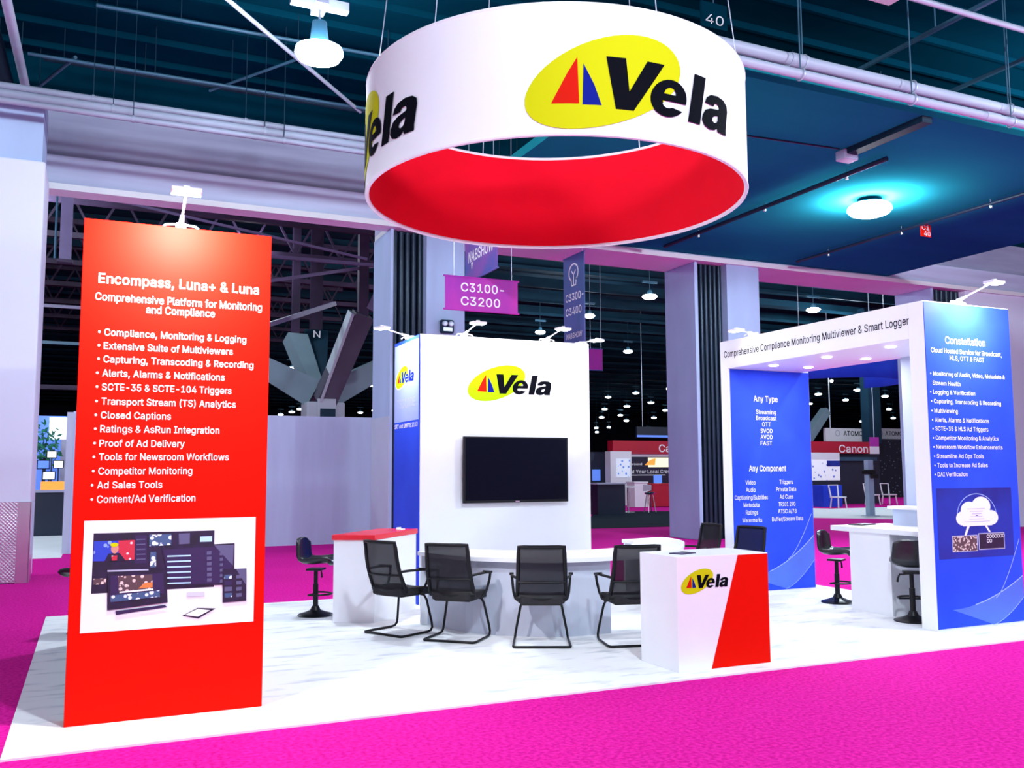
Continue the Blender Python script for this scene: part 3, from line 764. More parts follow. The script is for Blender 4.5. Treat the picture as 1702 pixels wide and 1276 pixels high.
tag(box(11.2, 11.4, 9.56, 11.1, 6.90, 7.0).build('ceiling_strut', M['darkblue']), 'short dark strut under the edge of the blue ceiling', 'strut')
tag(MB().box(11.15, 11.45, 11.08, 11.3, 6.82, 6.99, 0.02).build('junction_box', M['pipewhite']), 'small pale junction box at the end of the dark ceiling strut', 'box')


# columns: two piers each with a bank of dark conduits between
def column(name, label, x0, xr0, xr1, x1, nrib, xs):
    t = thing(name, label, 'column', ((x0 + x1) / 2, 19.0, 0))
    o = (x0 + x1) / 2
    MB().box(x0 - o, xr0 - o, -0.6, 0.7, 0, 6.84, 0.015).build('pier', M['paint'], t)
    MB().box(xr1 - o, x1 - o, -0.68, 0.7, 0, 6.84, 0.015).build('pier', M['palewall'] if xs else M['paint'], t)
    box(xr0 - o, xr1 - o, -0.25, 0.65, 0, 6.83).build('recess_panel', M['darkblue'], t)
    for k in range(nrib):
        x = xr0 + (xr1 - xr0) * (k + 0.5) / nrib - o
        MB().tube([(x, -0.43, 0), (x, -0.43, 6.82)], (xr1 - xr0) / nrib * 0.42, 10).build('conduit', M['conduit'], t, True)
    return t


colA = column('concrete_column', 'pale twin column with dark conduits behind the white screen tower', 5.60, 5.67, 6.38, 7.26, 5, 0)
colB = column('concrete_column', 'pale twin column with dark conduits left of the blue arch', 13.40, 13.50, 14.33, 15.34, 6, 0)
colC = column('concrete_column', 'pale wide column behind the arch at right edge', 21.56, 21.66, 22.85, 27.5, 6, 1)
t = thing('concrete_column', 'big pale square column at left edge with a metal guard', 'column', (-2.1, 16.75, 0))
MB().box(-1.3, 1.245, -0.65, 0.65, 0, 6.66, 0.03).build('shaft', M['palewall'], t)
MB().box(-1.3, 1.19, -0.60, 0.60, 6.66, 7.85).build('capital', M['paint'], t)
g = MB().box(-1.3, 1.08, -0.665, -0.652, 0.02, 1.24).build('guard_plate', M['plate'], t)
g['label'] = 'diamond-patterned metal guard plate'
MB().box(1.08, 1.26, -0.672, -0.652, 0.0, 1.24, 0.004).box(1.25, 1.27, -0.672, -0.1, 0, 1.24).build('corner_angle', M['chrome'], t)

# pipes in front of the left beam
for k, (z, r, lb) in enumerate(((7.72, 0.055, 'topmost of the pale pipes running along the left beam'), (7.53, 0.075, 'second pale pipe from the top along the left beam'), (7.36, 0.05, 'lowest pale pipe running along the left beam'))):
    t = thing('pipe_run', lb, 'pipe', (0, (15.85, 15.68, 15.52)[k], z), group=None)
    MB().tube([(-6, 0, 0), (9.0, 0, 0)], r, 10).build('pipe', M['pipegrey'], t, True)
    for j in range(5):
        x = -2.6 + j * 2.4 + k * 0.3
        MB().tube([(x, 0, r), (x, 0, 9.4 - z)], 0.008, 6).build('hanger_rod', M['darkblue'], t)
        MB().lathe([(r + 0.012, -0.02), (r + 0.012, 0.02)], 12).build('hanger_clamp', M['pipegrey'], t)
        ob = COL.objects[-1]
        ob.rotation_euler = (0, PI / 2, 0)
        ob.location = (x, 0, 0)
# two large white pipes on the right
for k, (y, z, r, lb) in enumerate(((9.5, 7.36, 0.085, 'thick white overhead pipe at upper right, the higher of two'), (9.28, 7.05, 0.065, 'thinner white overhead pipe below the thick one at upper right'))):
    t = thing('pipe_run', lb, 'pipe', (0, y, z))
    MB().tube([(6.6, 0, 0), (22, 0, 0)], r, 14).build('pipe', M['pipewhite'], t, True)
    MB().tube([(8.6 + k * 3.6, 0, 0), (8.9 + k * 3.6, 0, 0)], r * 1.15, 14).build('coupling', M['pipewhite'], t, True)
    for j in range(4):
        x = (8.84, 10.93, 13.05, 15.2)[j] - 0.25 * k
        MB().tube([(x, 0, r), (x, 0, 9.4 - z)], 0.010, 6).build('hanger_rod', M['bluepipe'], t)
        MB().tube([(x, (r + .02) * math.cos(a), (r + .02) * math.sin(a)) for a in (2 * PI * q / 12 for q in range(12))], 0.010, 6, closed=True).build('hanger_clamp', M['cable'], t, True)
# struts under the upper ceiling, running into the hall
for k, (x, z, y0, y1) in enumerate(((11.5, 8.35, 6.5, 13.5), (13.68, 8.35, 6.5, 14.0))):
    t = tag(box(x - .03, x + .03, y0, y1, z, z + .06).build('ceiling_strut', M['bluepipe']), ('pale ceiling strut above the two white pipes, left one', 'pale ceiling strut above the two white pipes, nearer the right edge')[k], 'strut')
for k in range(6):
    x = (11.5, 11.5, 11.5, 13.68, 13.68, 13.68)[k]
    y = (7.2, 9.5, 12.6)[k % 3]
    tag(MB().tube([(x, y, 8.4), (x, y, 9.4)], 0.012, 6).build('strut_hanger', M['bluepipe']), 'thin threaded rod holding a ceiling strut to the ceiling above the white pipes', 'rod', 'threaded rods of the ceiling struts')
tag(MB().tube([(9.2, 8.85, 8.3), (20, 8.85, 8.3)], 0.045, 10).build('pipe_run', M['cable'], smooth=True), 'bright thin pipe crossing the top right corner of the ceiling', 'pipe')
t = thing('linear_light', 'white boxy light fitting at the top edge, right of centre', 'light', (9.9, 9.1, 8.35))
MB().box(-0.35, 0.35, -0.12, 0.12, 0, 0.16, 0.02).build('housing', M['lampwhite'], t)
MB().box(-0.30, 0.30, -0.09, 0.09, -0.02, 0.0).build('lens', M['inkwhite'], t)
MB().tube([(0, 0, .15), (0, 0, 1.05)], .012, 6).build('hanger_rod', M['bluepipe'], t)

# pipes and braces of the dark ceiling on the left
for k, (a, b, r, m, lb) in enumerate((
        ((1.0, 12.6, 8.5), (4.4, 16.5, 8.5), 0.035, 'cable', 'bright diagonal brace pipe crossing under the ceiling left of the round lamp'),
        ((-1.2, 16.33, 8.5), (8.5, 16.3, 8.5), 0.03, 'bluepipe', 'long blue-grey pipe along the dark ceiling above the left beam'),
        ((-0.2, 15.0, 8.9), (6.0, 14.85, 8.9), 0.03, 'bluepipe', 'faint pipe along the dark ceiling, highest of the long ones'),
        ((-1.0, 16.9, 8.7), (7.0, 16.95, 8.7), 0.04, 'darkblue', 'dark pipe close behind the long blue-grey one under the ceiling'),
        ((-1.27, 18.35, 8.6), (-0.5, 16.4, 8.6), 0.03, 'bluepipe', 'short slanting brace near the top left ceiling corner'),
        ((1.7, 16.9, 8.6), (3.3, 14.3, 8.6), 0.025, 'bluepipe', 'thin slanting brace meeting the bright diagonal pipe'),
        ((-1.41, 12.5, 8.5), (-1.31, 18.38, 8.5), 0.075, 'pipewhite', 'pale pipe running back along the top left corner'),
        ((-1.75, 12.5, 8.6), (-1.65, 18.38, 8.6), 0.14, 'darkblue', 'dark duct beside the pale pipe in the top left corner'))):
    t = thing('ceiling_pipe', lb, 'pipe')
    MB().tube([a, b], r, 10).build('pipe', M[m], t, True)
    for f in (0.2, 0.75):
        p = Vector(a).lerp(Vector(b), f)
        MB().tube([p + Vector((0, 0, r)), (p.x, p.y, 9.4)], 0.008, 6).build('hanger_rod', M['darkblue'], t)


# ------------------------------------------------------------------ lamps of the hall
def bay_lamp(label, loc, r, top, group=None, flat=False):
    t = thing('high_bay_lamp', label, 'light', loc, group=group)
    MB().lathe([(0, -0.16), (r * 0.5, -0.15), (r * 0.86, -0.10), (r, -0.03), (r * 0.96, 0.03), (r * 0.6, 0.07), (0, 0.08)], 32).build('diffuser', M['glow'], t, True)
    if flat:
        MB().lathe([(0, 0.085), (r * 0.8, 0.085), (r * 0.7, 0.12), (0, 0.13)], 24).tube([(0, 0, .12), (0, 0, top)], 0.06, 12).build('housing', M['darkblue'], t, True)
        return t
    MB().lathe([(0, 0.085), (r * 0.45, 0.085), (r * 0.40, 0.16), (0.12, 0.22), (0.10, 0.42), (0, 0.42)], 24).build('housing', M['darkblue'], t, True)
    MB().tube([(0, 0, 0.4), (0, 0, top)], 0.015, 8).build('stem', M['cable'], t)
    return t


t = bay_lamp('round bright high bay lamp at upper left of the round sign', (2.64, 12.12, 7.45), 0.33, 1.95)
MB().box(-0.40, 0.40, -0.07, 0.07, 0.62, 0.76, 0.01).box(-0.09, 0.09, -0.2, 0.2, 0.60, 0.78, 0.01).build('mounting_bar', M['pipegrey'], t)
t = bay_lamp('round bright lamp under the flat blue ceiling at right', (13.75, 13.08, 6.80), 0.42, 0.19, flat=True)


def far_light(lst, label, group):
    for x, y, z, w in lst:
        t = thing('ceiling_light', label, 'light', (x, y, z), group=group)
        MB().lathe([(0, -0.12), (w * .33, -0.10), (w * .5, 0.0), (w * .40, 0.08), (0, 0.1)], 14).build('diffuser', M['glowfar'], t, True)
        MB().lathe([(0, 0.11), (w * .2, 0.11), (w * .14, 0.3), (0, 0.3)], 8).box(-w * .55, w * .55, -.05, .05, 0.62, 0.72).tube([(0, 0, .3), (0, 0, 12.0 - z)], 0.012, 4).build('bracket', M['bluepipe'], t)


far_light([(22.93, 34.92, 9.6, 0.72)], 'largest and highest far ceiling lamp between white tower and twin column', None)
far_light([(22.97, 40.58, 9.6, 0.56)], 'far ceiling lamp just above the right corner of the white tower', None)
far_light([(23.08, 46.52, 9.6, 0.62)], 'far ceiling lamp just above the top edge of the white tower', None)
far_light([(32.26, 51.86, 9.6, 0.64)], 'second highest far ceiling lamp right of the white tower', None)
far_light([(50.42, 79.67, 9.6, 0.68), (50.52, 85.4, 9.6, 0.65), (59.26, 90.4, 9.6, 0.78), (59.8, 96.6, 9.6, 0.82), (55.48, 94.66, 9, 0.72), (63.6, 93.87, 9, 0.74), (59.16, 97.14, 8.5, 0.67), (54.89, 94.38, 8, 0.64), (61.15, 92.7, 8, 0.65), (56.64, 91.68, 7.5, 0.63), (62.57, 90.88, 7.5, 0.64), (56.97, 99.32, 7, 0.53), (57.66, 97.41, 7, 0.52), (57.33, 99.81, 6.5, 0.45), (62.59, 96.14, 6.5, 0.52), (60.09, 88.17, 6, 0.48), (50.77, 74.34, 9.6, 0.47)],
          'one of many tiny far ceiling lamps between the white tower and the twin column', 'tiny far lamps left of the twin column')
far_light([(32.35, 34.63, 9.6, 0.72)], 'far ceiling lamp seen above the slanting top of the white arch', None)
far_light([(69.17, 73.77, 9.6, 0.76), (69.25, 68.34, 9.6, 0.84), (78.03, 73.17, 9.6, 0.78), (77.94, 78.82, 9.6, 0.69), (78.17, 84.86, 9.6, 0.72), (86.84, 83.85, 9.6, 0.74), (88.09, 82.09, 9, 0.66), (80.33, 88.05, 9, 0.6), (81.77, 86.0, 8.5, 0.67), (74.78, 82.04, 7, 0.49), (84.3, 82.87, 7.5, 0.44), (89.68, 82.97, 8, 0.59), (59.94, 62.22, 9.6, 0.32)],
          'one of many tiny far ceiling lamps seen through the white arch', 'tiny far lamps through the arch')
far_light([(13.66, 70.43, 9.6, 0.74)], 'far ceiling lamp above the left arm of the branching column', None)
far_light([(23.29, 87.32, 9.6, 0.77), (23.34, 81.72, 9.6, 0.78)], 'one of two far ceiling lamps below the right arm of the branching column', 'pair of far lamps right of the branching column')
far_light([(21.85, 107.62, 9, 0.71), (21.97, 112.84, 9, 0.74), (20.22, 110.59, 8.5, 0.65), (30.08, 111.11, 9, 0.67), (30.55, 106.57, 9, 0.65)], 'tiny far ceiling lamp just above the top of the lavender wall', 'tiny far lamps above the lavender wall')

# ------------------------------------------------------------------ booth carpet
tag(MB().box(-0.43, 9.66, 6.27, 12.15, 0.0, 0.014).build('booth_carpet', M['marble']), 'white marbled booth carpet laid on the magenta floor', 'carpet')


# ------------------------------------------------------------------ clip-on arm lights
def arm_light(label, base, head, aim, power, small=False):
    """base: clamp on a panel top; head: lamp end; aim: point it shines at"""
    t = thing('arm_light', label, 'light', base)
    B, H = Vector((0, 0, 0)), Vector(head) - Vector(base)
    d = Vector((H.x, H.y, 0)).normalized()
    s = Vector((-d.y, d.x, 0))
    MB().bar(B - d * 0.05 + Vector((0, 0, 0.02)), B + d * 0.05 + Vector((0, 0, 0.02)), 0.07, 0.04).build('clamp', M['lampwhite'], t)
    pts = [B + s * x + d * y + Vector((0, 0, z)) for x, y, z in ((-.12, 0.03, .012), (-.10, .02, .03), (-.05, 0, .04), (.05, 0, .04), (.10, .02, .03), (.12, 0.03, .012))]
    MB().tube(pts, 0.008, 8).build('clamp_wing', M['lampwhite'], t, True)
    e1 = B + Vector((0, 0, 0.04)) + d * 0.02
    MB().tube([e1, e1.lerp(H, 0.25)], 0.022, 10, r2=0.014).build('arm_socket', M['lampwhite'], t, True)
    MB().tube([e1.lerp(H, 0.2), H - d * 0.04], 0.0085, 8).build('arm', M['lampwhite'], t, True)
    hd = MB()
    hd.bar(H - d * 0.06, H + d * 0.06, 0.19, 0.028)
    hd.box(H.x - .02, H.x + .02, H.y - .02, H.y + .02, H.z + .01, H.z + .035)
    ho = hd.build('lamp_head', M['lampwhite'], t)
    MB().bar(H - d * 0.048 + Vector((0, 0, -.0165)), H + d * 0.048 + Vector((0, 0, -.0165)), 0.165, 0.004).build('lens', M['glowled'], ho)
    area_light('arm_lamp', H + Vector((0, 0, -0.03)), Vector(aim) - Vector(base), 0.15, power, (1.0, 0.98, 1.0), t, 0.08)
    return t


# ------------------------------------------------------------------ left red structure
t = thing('booth_tower', 'tall red printed booth tower with white list at left front', 'booth tower', (0.525, 6.865, 0.014))
ox = 0.525
MB().box(-0.112 - ox, 1.163 - ox, 0.0, 0.20, 0, 3.425, 0.004).build('front_panel', M['red'], t)
MB().box(-0.112 - ox, -0.02 - ox, 0.20, 3.22, 0, 3.425).build('side_wall', M['white'], t)
MB().box(-0.02 - ox, 1.163 - ox, 3.02, 3.22, 0, 3.425).build('back_panel', M['white'], t)
MB().box(-0.02 - ox, 1.163 - ox, 0.20, 3.02, 3.03, 3.425).build('header', M['white'], t)
F = front(0.0, -ox, -0.014)
RED = [("Encompass, Luna+ & Luna", -0.007, 1.078, 3.026), ("Comprehensive Platform for Monitoring", -0.023, 1.101, 2.896), ("and Compliance", 0.306, 0.769, 2.826),
       ("Compliance, Monitoring & Logging", 0.042, 0.994, 2.649), ("Extensive Suite of Multiviewers", 0.042, 0.902, 2.555), ("Capturing, Transcoding & Recording", 0.043, 1.050, 2.462),
       ("Alerts, Alarms & Notifications", 0.039, 0.850, 2.365), ("SCTE-35 & SCTE-104 Triggers", 0.040, 0.899, 2.269), ("Transport Stream (TS) Analytics", 0.041, 0.932, 2.170),
       ("Closed Captions", 0.040, 0.492, 2.075), ("Ratings & AsRun Integration", 0.040, 0.822, 1.980), ("Proof of Ad Delivery", 0.039, 0.589, 1.882),
       ("Tools for Newsroom Workflows", 0.038, 0.892, 1.789), ("Competitor Monitoring", 0.038, 0.645, 1.692), ("Ad Sales Tools", 0.034, 0.449, 1.597), ("Content/Ad Verification", 0.036, 0.671, 1.501)]
red_panel = [o for o in COL.objects if o.parent == t and o.name.startswith('front_panel')][0]
Print().text(RED[0][0], RED[0][1], RED[0][2], RED[0][3] - 0.034, 0.068, M['inkwhite'], bold=0.011).build('heading_line', F, red_panel)
for s_, a, b, z in RED[1:3]:
    Print().text(s_, a, b, z - 0.026, 0.053, M['inkwhite'], bold=0.007).build('heading_line', F, red_panel)
for s_, a, b, z in RED[3:]:
    Print().text(s_, a, b, z - 0.023, 0.047, M['inkwhite'], bold=0.008).ellipse(a - 0.031, z, 0.0085, 0.0085, 0, M['inkwhite'], n=12).build('text_line', F, red_panel)
# the printed picture: screens on a white ground, in millimetres of the crop it was measured from
PW, PH = 1.127, 0.742


def pq(x, y):
    """pixel of the picture as measured -> panel metres; undoes the keystone of the picture's corners"""
    a = (x - 66.0) / (1632 - 66)
    tl, tr, br, bl = (112, 143), (1632, 95), (1598, 1020), (66, 1132)
    # bilinear inverse by a few iterations
    u, v = 0.5, 0.5
    for _ in range(12):
        px = (tl[0] * (1 - u) + tr[0] * u) * (1 - v) + (bl[0] * (1 - u) + br[0] * u) * v
        py = (tl[1] * (1 - u) + tr[1] * u) * (1 - v) + (bl[1] * (1 - u) + br[1] * u) * v
        u += (x - px) / 1520
        v += (y - py) / 960
    return (-0.036 + u * PW, 1.357 - v * PH)


def quad(pr, x0, y0, x1, y1, x2, y2, x3, y3, m, d):
    pr.poly([pq(x0, y0), pq(x3, y3), pq(x2, y2), pq(x1, y1)], M[m] if isinstance(m, str) else m, d)


M['pdark'] = mat('print_dark', (0.010, 0.008, 0.022), 0.5, c2=(0.02, 0.01, 0.05), scale=12)
M['ppurple'] = mat('print_violet', (0.028, 0.014, 0.075), 0.5)
M['pgrey'] = mat('print_grey_violet', (0.10, 0.10, 0.20), 0.5)
M['pskin'] = mat('print_skin', (0.62, 0.26, 0.20), 0.5)
M['pflag'] = speck('print_red_white', (0.75, 0.75, 0.80), (0.55, 0.02, 0.05), 0.25, 26)
M['pblue'] = speck('print_blue_texture', (0.25, 0.38, 0.80), (0.02, 0.05, 0.5), 0.22, 22)
M['pmix'] = speck('print_photo_mix', (0.75, 0.60, 0.55), (0.10, 0.05, 0.06), 0.35, 34)
M['pcool'] = speck('print_cool_mix', (0.75, 0.85, 0.95), (0.05, 0.10, 0.22), 0.40, 30)
M['psky'] = mat('print_sky', (0.45, 0.72, 0.92), 0.5)
M['porange'] = mat('print_orange', (0.70, 0.22, 0.05), 0.5)
M['pshade'] = mat('print_pale_grey', (0.62, 0.64, 0.72), 0.5)
p = Print()
quad(p, 112, 143, 1632, 95, 1598, 1020, 66, 1132, 'inkwhite', 0)
p.build('printed_picture', F, t)
pic = COL.objects[-1]
p = Print()
D = 0.0006
quad(p, 188, 252, 1245, 218, 1232, 720, 162, 786, 'pdark', D)
quad(p, 190, 322, 395, 316, 395, 495, 182, 500, 'pblue', 2 * D)
quad(p, 395, 316, 535, 308, 530, 482, 395, 495, 'pflag', 2 * D)
quad(p, 275, 500, 310, 430, 405, 425, 455, 492, 'pdark', 3 * D)
p.ellipse(*pq(364, 385), 0.024, 0.034, 0, M['pskin'], 4 * D, n=20)
p.ellipse(*pq(360, 352), 0.026, 0.014, 0, M['inkyellow'], 5 * D, n=16)
quad(p, 335, 448, 385, 446, 380, 490, 338, 492, 'pflag', 5 * D)
quad(p, 660, 262, 855, 252, 852, 352, 662, 364, 'pcool', 2 * D)
quad(p, 920, 250, 1020, 244, 1018, 338, 922, 345, 'pgrey', 2 * D)
quad(p, 1112, 275, 1222, 270, 1220, 318, 1110, 322, 'scrteal' if False else 'psky', 2 * D)
quad(p, 540, 270, 640, 264, 636, 512, 534, 520, 'ppurple', 2 * D)
quad(p, 668, 415, 720, 412, 716, 548, 664, 552, 'pcool', 2 * D)
for k in range(5):
    quad(p, 548, 300 + k * 44, 625, 296 + k * 44, 625, 306 + k * 44, 548, 310 + k * 44, 'pgrey', 3 * D)
quad(p, 182, 655, 290, 648, 286, 700, 180, 706, 'pmix', 2 * D)
quad(p, 300, 578, 650, 565, 650, 578, 300, 592, 'inkgrey', 2 * D)
p.build('printed_wall_screen', F, pic)
p = Print()
quad(p, 765, 370, 1430, 330, 1418, 698, 832, 716, 'pdark', 6 * D)
quad(p, 780, 392, 1415, 352, 1402, 682, 842, 702, 'ppurple', 7 * D)
quad(p, 1240, 352, 1422, 345, 1410, 530, 1410, 530, 'pgrey', 8 * D)
for k in range(6):
    y = 445 + k * 48
    quad(p, 815, y, 1025, y - 8, 1024, y + 4, 815, y + 13, 'psky', 8 * D)
    quad(p, 1172, y - 40, 1215, y - 43, 1212, y - 12, 1170, y - 10, 'pgrey', 8 * D)
    quad(p, 1290, y - 30, 1320, y - 33, 1316, y - 6, 1288, y - 4, 'pgrey', 9 * D)
quad(p, 985, 770, 1147, 763, 1147, 800, 985, 808, 'pshade', 6 * D)
p.build('printed_monitor', F, pic)
p = Print()
quad(p, 300, 605, 808, 572, 815, 858, 295, 930, 'pdark', 10 * D)
quad(p, 325, 625, 780, 600, 785, 780, 320, 800, 'ppurple', 11 * D)
quad(p, 388, 628, 682, 612, 685, 748, 392, 778, 'pmix', 12 * D)
quad(p, 610, 690, 684, 680, 684, 725, 560, 738, 'porange', 13 * D)
quad(p, 400, 765, 690, 735, 690, 750, 400, 778, 'inkwhite', 13 * D)
quad(p, 322, 800, 745, 752, 748, 808, 322, 858, 'pcool', 13 * D)
quad(p, 362, 935, 790, 880, 810, 900, 368, 970, 'ppurple', 11 * D)
p.build('printed_laptop', F, pic)
p = Print()
quad(p, 1312, 562, 1537, 553, 1532, 838, 1310, 858, 'pdark', 10 * D)
quad(p, 1440, 560, 1530, 556, 1530, 700, 1530, 700, 'pgrey', 11 * D)
for k in range(4):
    quad(p, 1330, 612 + k * 54, 1400, 608 + k * 54, 1398, 645 + k * 54, 1328, 650 + k * 54, ('pcool', 'ppurple', 'pgrey', 'pcool')[k], 11 * D)
    quad(p, 1440, 612 + k * 54, 1490, 608 + k * 54, 1488, 640 + k * 54, 1440, 644 + k * 54, 'pgrey', 12 * D)
p.build('printed_tablet', F, pic)
p = Print()
quad(p, 942, 975, 1080, 905, 1248, 908, 1088, 998, 'pdark', 6 * D)
quad(p, 965, 968, 1085, 912, 1195, 925, 1082, 982, 'inkwhite', 7 * D)
p.build('printed_phone', F, pic)
arm_light('white clip-on arm lamp on top of the red tower', (0.525, 6.95, 3.44), (0.51, 6.36, 3.56), (0.525, 6.87, 3.25), 230)

# ------------------------------------------------------------------ white screen tower
BY = 11.11
t = thing('booth_tower', 'white booth tower with logo and wall screen at the middle back', 'booth tower', (5.03, BY, 0.014))
ox = 5.03
MB().box(3.79 - ox, 6.27 - ox, 0.0, 1.06, 0, 3.436, 0.004).build('body', M['white'], t)
MB().box(3.776 - ox, 3.79 - ox, 0.012, 1.06, 0, 3.43).build('side_panel', M['blue'], t)['label'] = 'blue printed left side'
logo(t, lambda u, v, d: Vector((4.441 - ox + u * 1.225, 0 - d, 2.60 - 0.014 + v * 1.12)), M['inklime'])
FL = leftface(3.776 - ox, 0.0, -0.014)
p = Print()
p.rect(-1.05, 2.345, -0.02, 3.40, M['paleblue'])
p.text('SRT and SMPTE 2110', -1.03, -0.06, 2.262, 0.055, M['inkwhite'], bold=0.011)
p.build('printed_graphic', FL, t)
p = Print()
p.text('TSGUIDE', -0.95, -0.15, 2.53, 0.12, M['inkgrey'], 0.001, bold=0.0)
p.build('printed_lettering', FL, t)
logo(t, lambda u, v, d: Vector((3.776 - ox - d - 0.0006, 1.0 - u * 0.78, 2.79 + v * 0.66)), M['inklime'], halo=True, textcol=M['inkblue'])
# wall screen
t = thing('wall_screen', 'black flat screen mounted on the white tower', 'television', (5.11, BY, 1.70))
MB().box(-0.76, 0.76, -0.10, -0.055, -0.43, 0.43, 0.006).build('casing', M['black'], t)
MB().box(-0.735, 0.735, -0.1025, -0.0995, -0.395, 0.41).build('screen_glass', M['screen'], t)
MB().box(-0.2, 0.2, -0.055, -0.001, -0.2, 0.2).build('wall_bracket', M['blackmetal'], t)
MB().box(-0.03, 0.03, -0.1045, -0.100, -0.422, -0.408).build('badge', M['chrome'], t)

arm_light('white arm lamp on the white tower top, left of two above its front', (4.41, 11.16, 3.45), (4.43, 10.72, 3.57), (4.43, 11.1, 2.6), 14)
arm_light('white arm lamp on the white tower top, right of two above its front', (5.62, 11.16, 3.45), (5.66, 10.72, 3.57), (5.66, 11.1, 2.6), 14)
arm_light('white arm lamp sticking out left from the white tower top', (3.82, 11.66, 3.45), (3.36, 11.40, 3.54), (3.78, 11.6, 2.9), 40)
arm_light('white arm lamp sticking out right from the white tower top', (6.22, 11.30, 3.45), (6.72, 11.66, 3.60), (6.3, 11.5, 2.0), 12)

# ------------------------------------------------------------------ blue and white arch on the right
t = thing('booth_arch', 'white booth arch with blue printed end panels at right', 'booth arch', (8.67, 8.6, 0.014))
ax, ay = 8.67, 8.6
X0, X1 = 8.0, 9.33
YF, YB = 6.94, 10.42
MB().box(X0 - ax, X1 - ax, YF - ay, 7.14 - ay, 0, 3.465, 0.003).build('front_pillar', M['white'], t)
MB().box(X0 - ax, X1 + 0.12 - ax, 10.26 - ay, YB - ay, 0, 3.465, 0.003).build('back_pillar', M['white'], t)
h = MB().box(X0 - ax, X1 - ax, 7.14 - ay, 10.26 - ay, 3.076, 3.465).build('header', M['white'], t)
MB().box(9.27 - ax, X1 - ax, 7.14 - ay, 8.42 - ay, 0, 3.076).build('side_wall', M['drapegrey'], t)
MB().box(X0 + 0.006 - ax, X1 - 0.006 - ax, YF - 0.008 - ay, YF - ay, 0.02, 3.455).build('printed_panel', M['blue'], t)['label'] = 'blue printed front panel'
fp = COL.objects[-1]
MB().box(X0 + 0.03 - ax, X1 + 0.11 - ax, 10.252 - ay, 10.26 - ay, 0.005, 3.07).build('printed_panel', M['blue'], t)['label'] = 'blue printed inner back panel'
bp_ = COL.objects[-1]
for x, y in ((8.33, 9.70), (8.93, 9.69), (8.33, 8.71), (8.93, 8.66), (8.32, 7.69)):
    MB().lathe([(0, -0.012), (0.05, -0.012), (0.062, -0.006), (0.062, 0.001)], 20, (x - ax, y - ay, 3.076)).build('downlight', M['glowled'], t, True)
    area_light('downlight_lamp', (x - ax, y - ay, 3.05), (x - ax, y - ay, 0), 0.09, 7, (0.97, 0.97, 1), t)
p = Print()
p.text('Comprehensive Compliance Monitoring Multiviewer & Smart Logger', 8.6 - 10.333, 8.6 - 7.128, 3.247 - 0.014, 0.088, M['ink'], bold=0.008)
p.build('printed_lettering', lambda u, v, d: Vector((X0 - ax - d, 0 - u, v)), h)

CON = [("Constellation", 8.302, 8.921, 3.067), ("Cloud Hosted Service for Broadcast,", 8.080, 9.175, 2.949), ("HLS, OTT & FAST", 8.358, 8.888, 2.875),
       ("Monitoring of Audio, Video, Metadata &", 8.096, 9.208, 2.697), ("Stream Health", 8.083, 8.499, 2.596), ("Logging & Verification", 8.083, 8.720, 2.500),
       ("Capturing, Transcoding & Recording", 8.088, 9.121, 2.402), ("Multiviewing", 8.088, 8.438, 2.301), ("Alerts, Alarms & Notifications", 8.090, 8.914, 2.204),
       ("SCTE-35 & HLS Ad Triggers", 8.090, 8.895, 2.111), ("Competitor Monitoring & Analytics", 8.089, 9.052, 2.014), ("Newsroom Workflow Enhancements", 8.091, 9.108, 1.918),
       ("Streamline Ad Ops Tools", 8.094, 8.802, 1.820), ("Tools to Increase Ad Sales", 8.094, 8.858, 1.724), ("DAI Verification", 8.092, 8.539, 1.628)]
F = front(YF - 0.008 - ay, -ax, -0.014)
for k, (s_, a, b, z) in enumerate(CON[:3]):
    hh = (0.078, 0.050, 0.050)[k]
    Print().text(s_, a, b, z - hh / 2, hh, M['inkwhite'], bold=(0.008, 0.003, 0.003)[k]).build('heading_line', F, fp)
for k, (s_, a, b, z) in enumerate(CON[3:]):
    p = Print().text(s_, a, b, z - 0.022, 0.044, M['inkwhite'], bold=0.006)
    if k != 1:
        p.ellipse(a - 0.035, z - 0.002, 0.009, 0.009, 0, M['inkwhite'], n=12)
    p.build('text_line', F, fp)
p = Print()
U0, U1, V0, V1 = 8.058, 9.205, 0.745, 1.480
p.rect(U0, V0, U1, V1, M['navy'])
px = lambda x: U0 + (x - 152) / (690 - 152) * (U1 - U0)
py = lambda y: V1 - (y - 135) / (618 - 135) * (V1 - V0)
p.line([(px(430) + 0.30 * math.cos(a), py(330) + 0.235 * math.sin(a)) for a in (PI * (-0.05 + 1.1 * k / 28) for k in range(29))], 0.008, M['swooshline'], 0.0006)
for cx_, cy_, r_ in ((330, 345, 50), (375, 290, 60), (462, 265, 68), (530, 345, 52)):
    p.ellipse(px(cx_), py(cy_), r_ / 538 * 1.147, r_ / 483 * 0.735, 0, M['inkwhite'], 0.0012 + 0.0002 * (cx_ % 7))
p.rect(px(325), py(400), px(535), py(330), M['inkwhite'], 0.0026)
for k in range(6):
    p.rect(px((360, 378, 390, 380, 372, 335)[k]), py(282 + k * 18), px((488, 470, 462, 468, 480, 520)[k]), py(278 + k * 18), M['inkgrey'], 0.0032)
p.poly([(px(355), py(400)), (px(333), py(462)), (px(348), py(462)), (px(374), py(400))], M['inkwhite'], 0.0012)
p.poly([(px(482), py(400)), (px(510), py(448)), (px(524), py(448)), (px(498), py(400))], M['inkwhite'], 0.0012)
p.build('printed_picture', F, fp)
pic2 = COL.objects[-1]
p = Print()
p.rect(px(245), py(575), px(425), py(462), M['inkgrey'], 0.001)
p.rect(px(250), py(570), px(420), py(468), M['pmix'], 0.0016)
p.rect(px(432), py(568), px(622), py(452), M['inkgrey'], 0.001)
p.rect(px(437), py(562), px(617), py(458), M['pdark'], 0.0016)
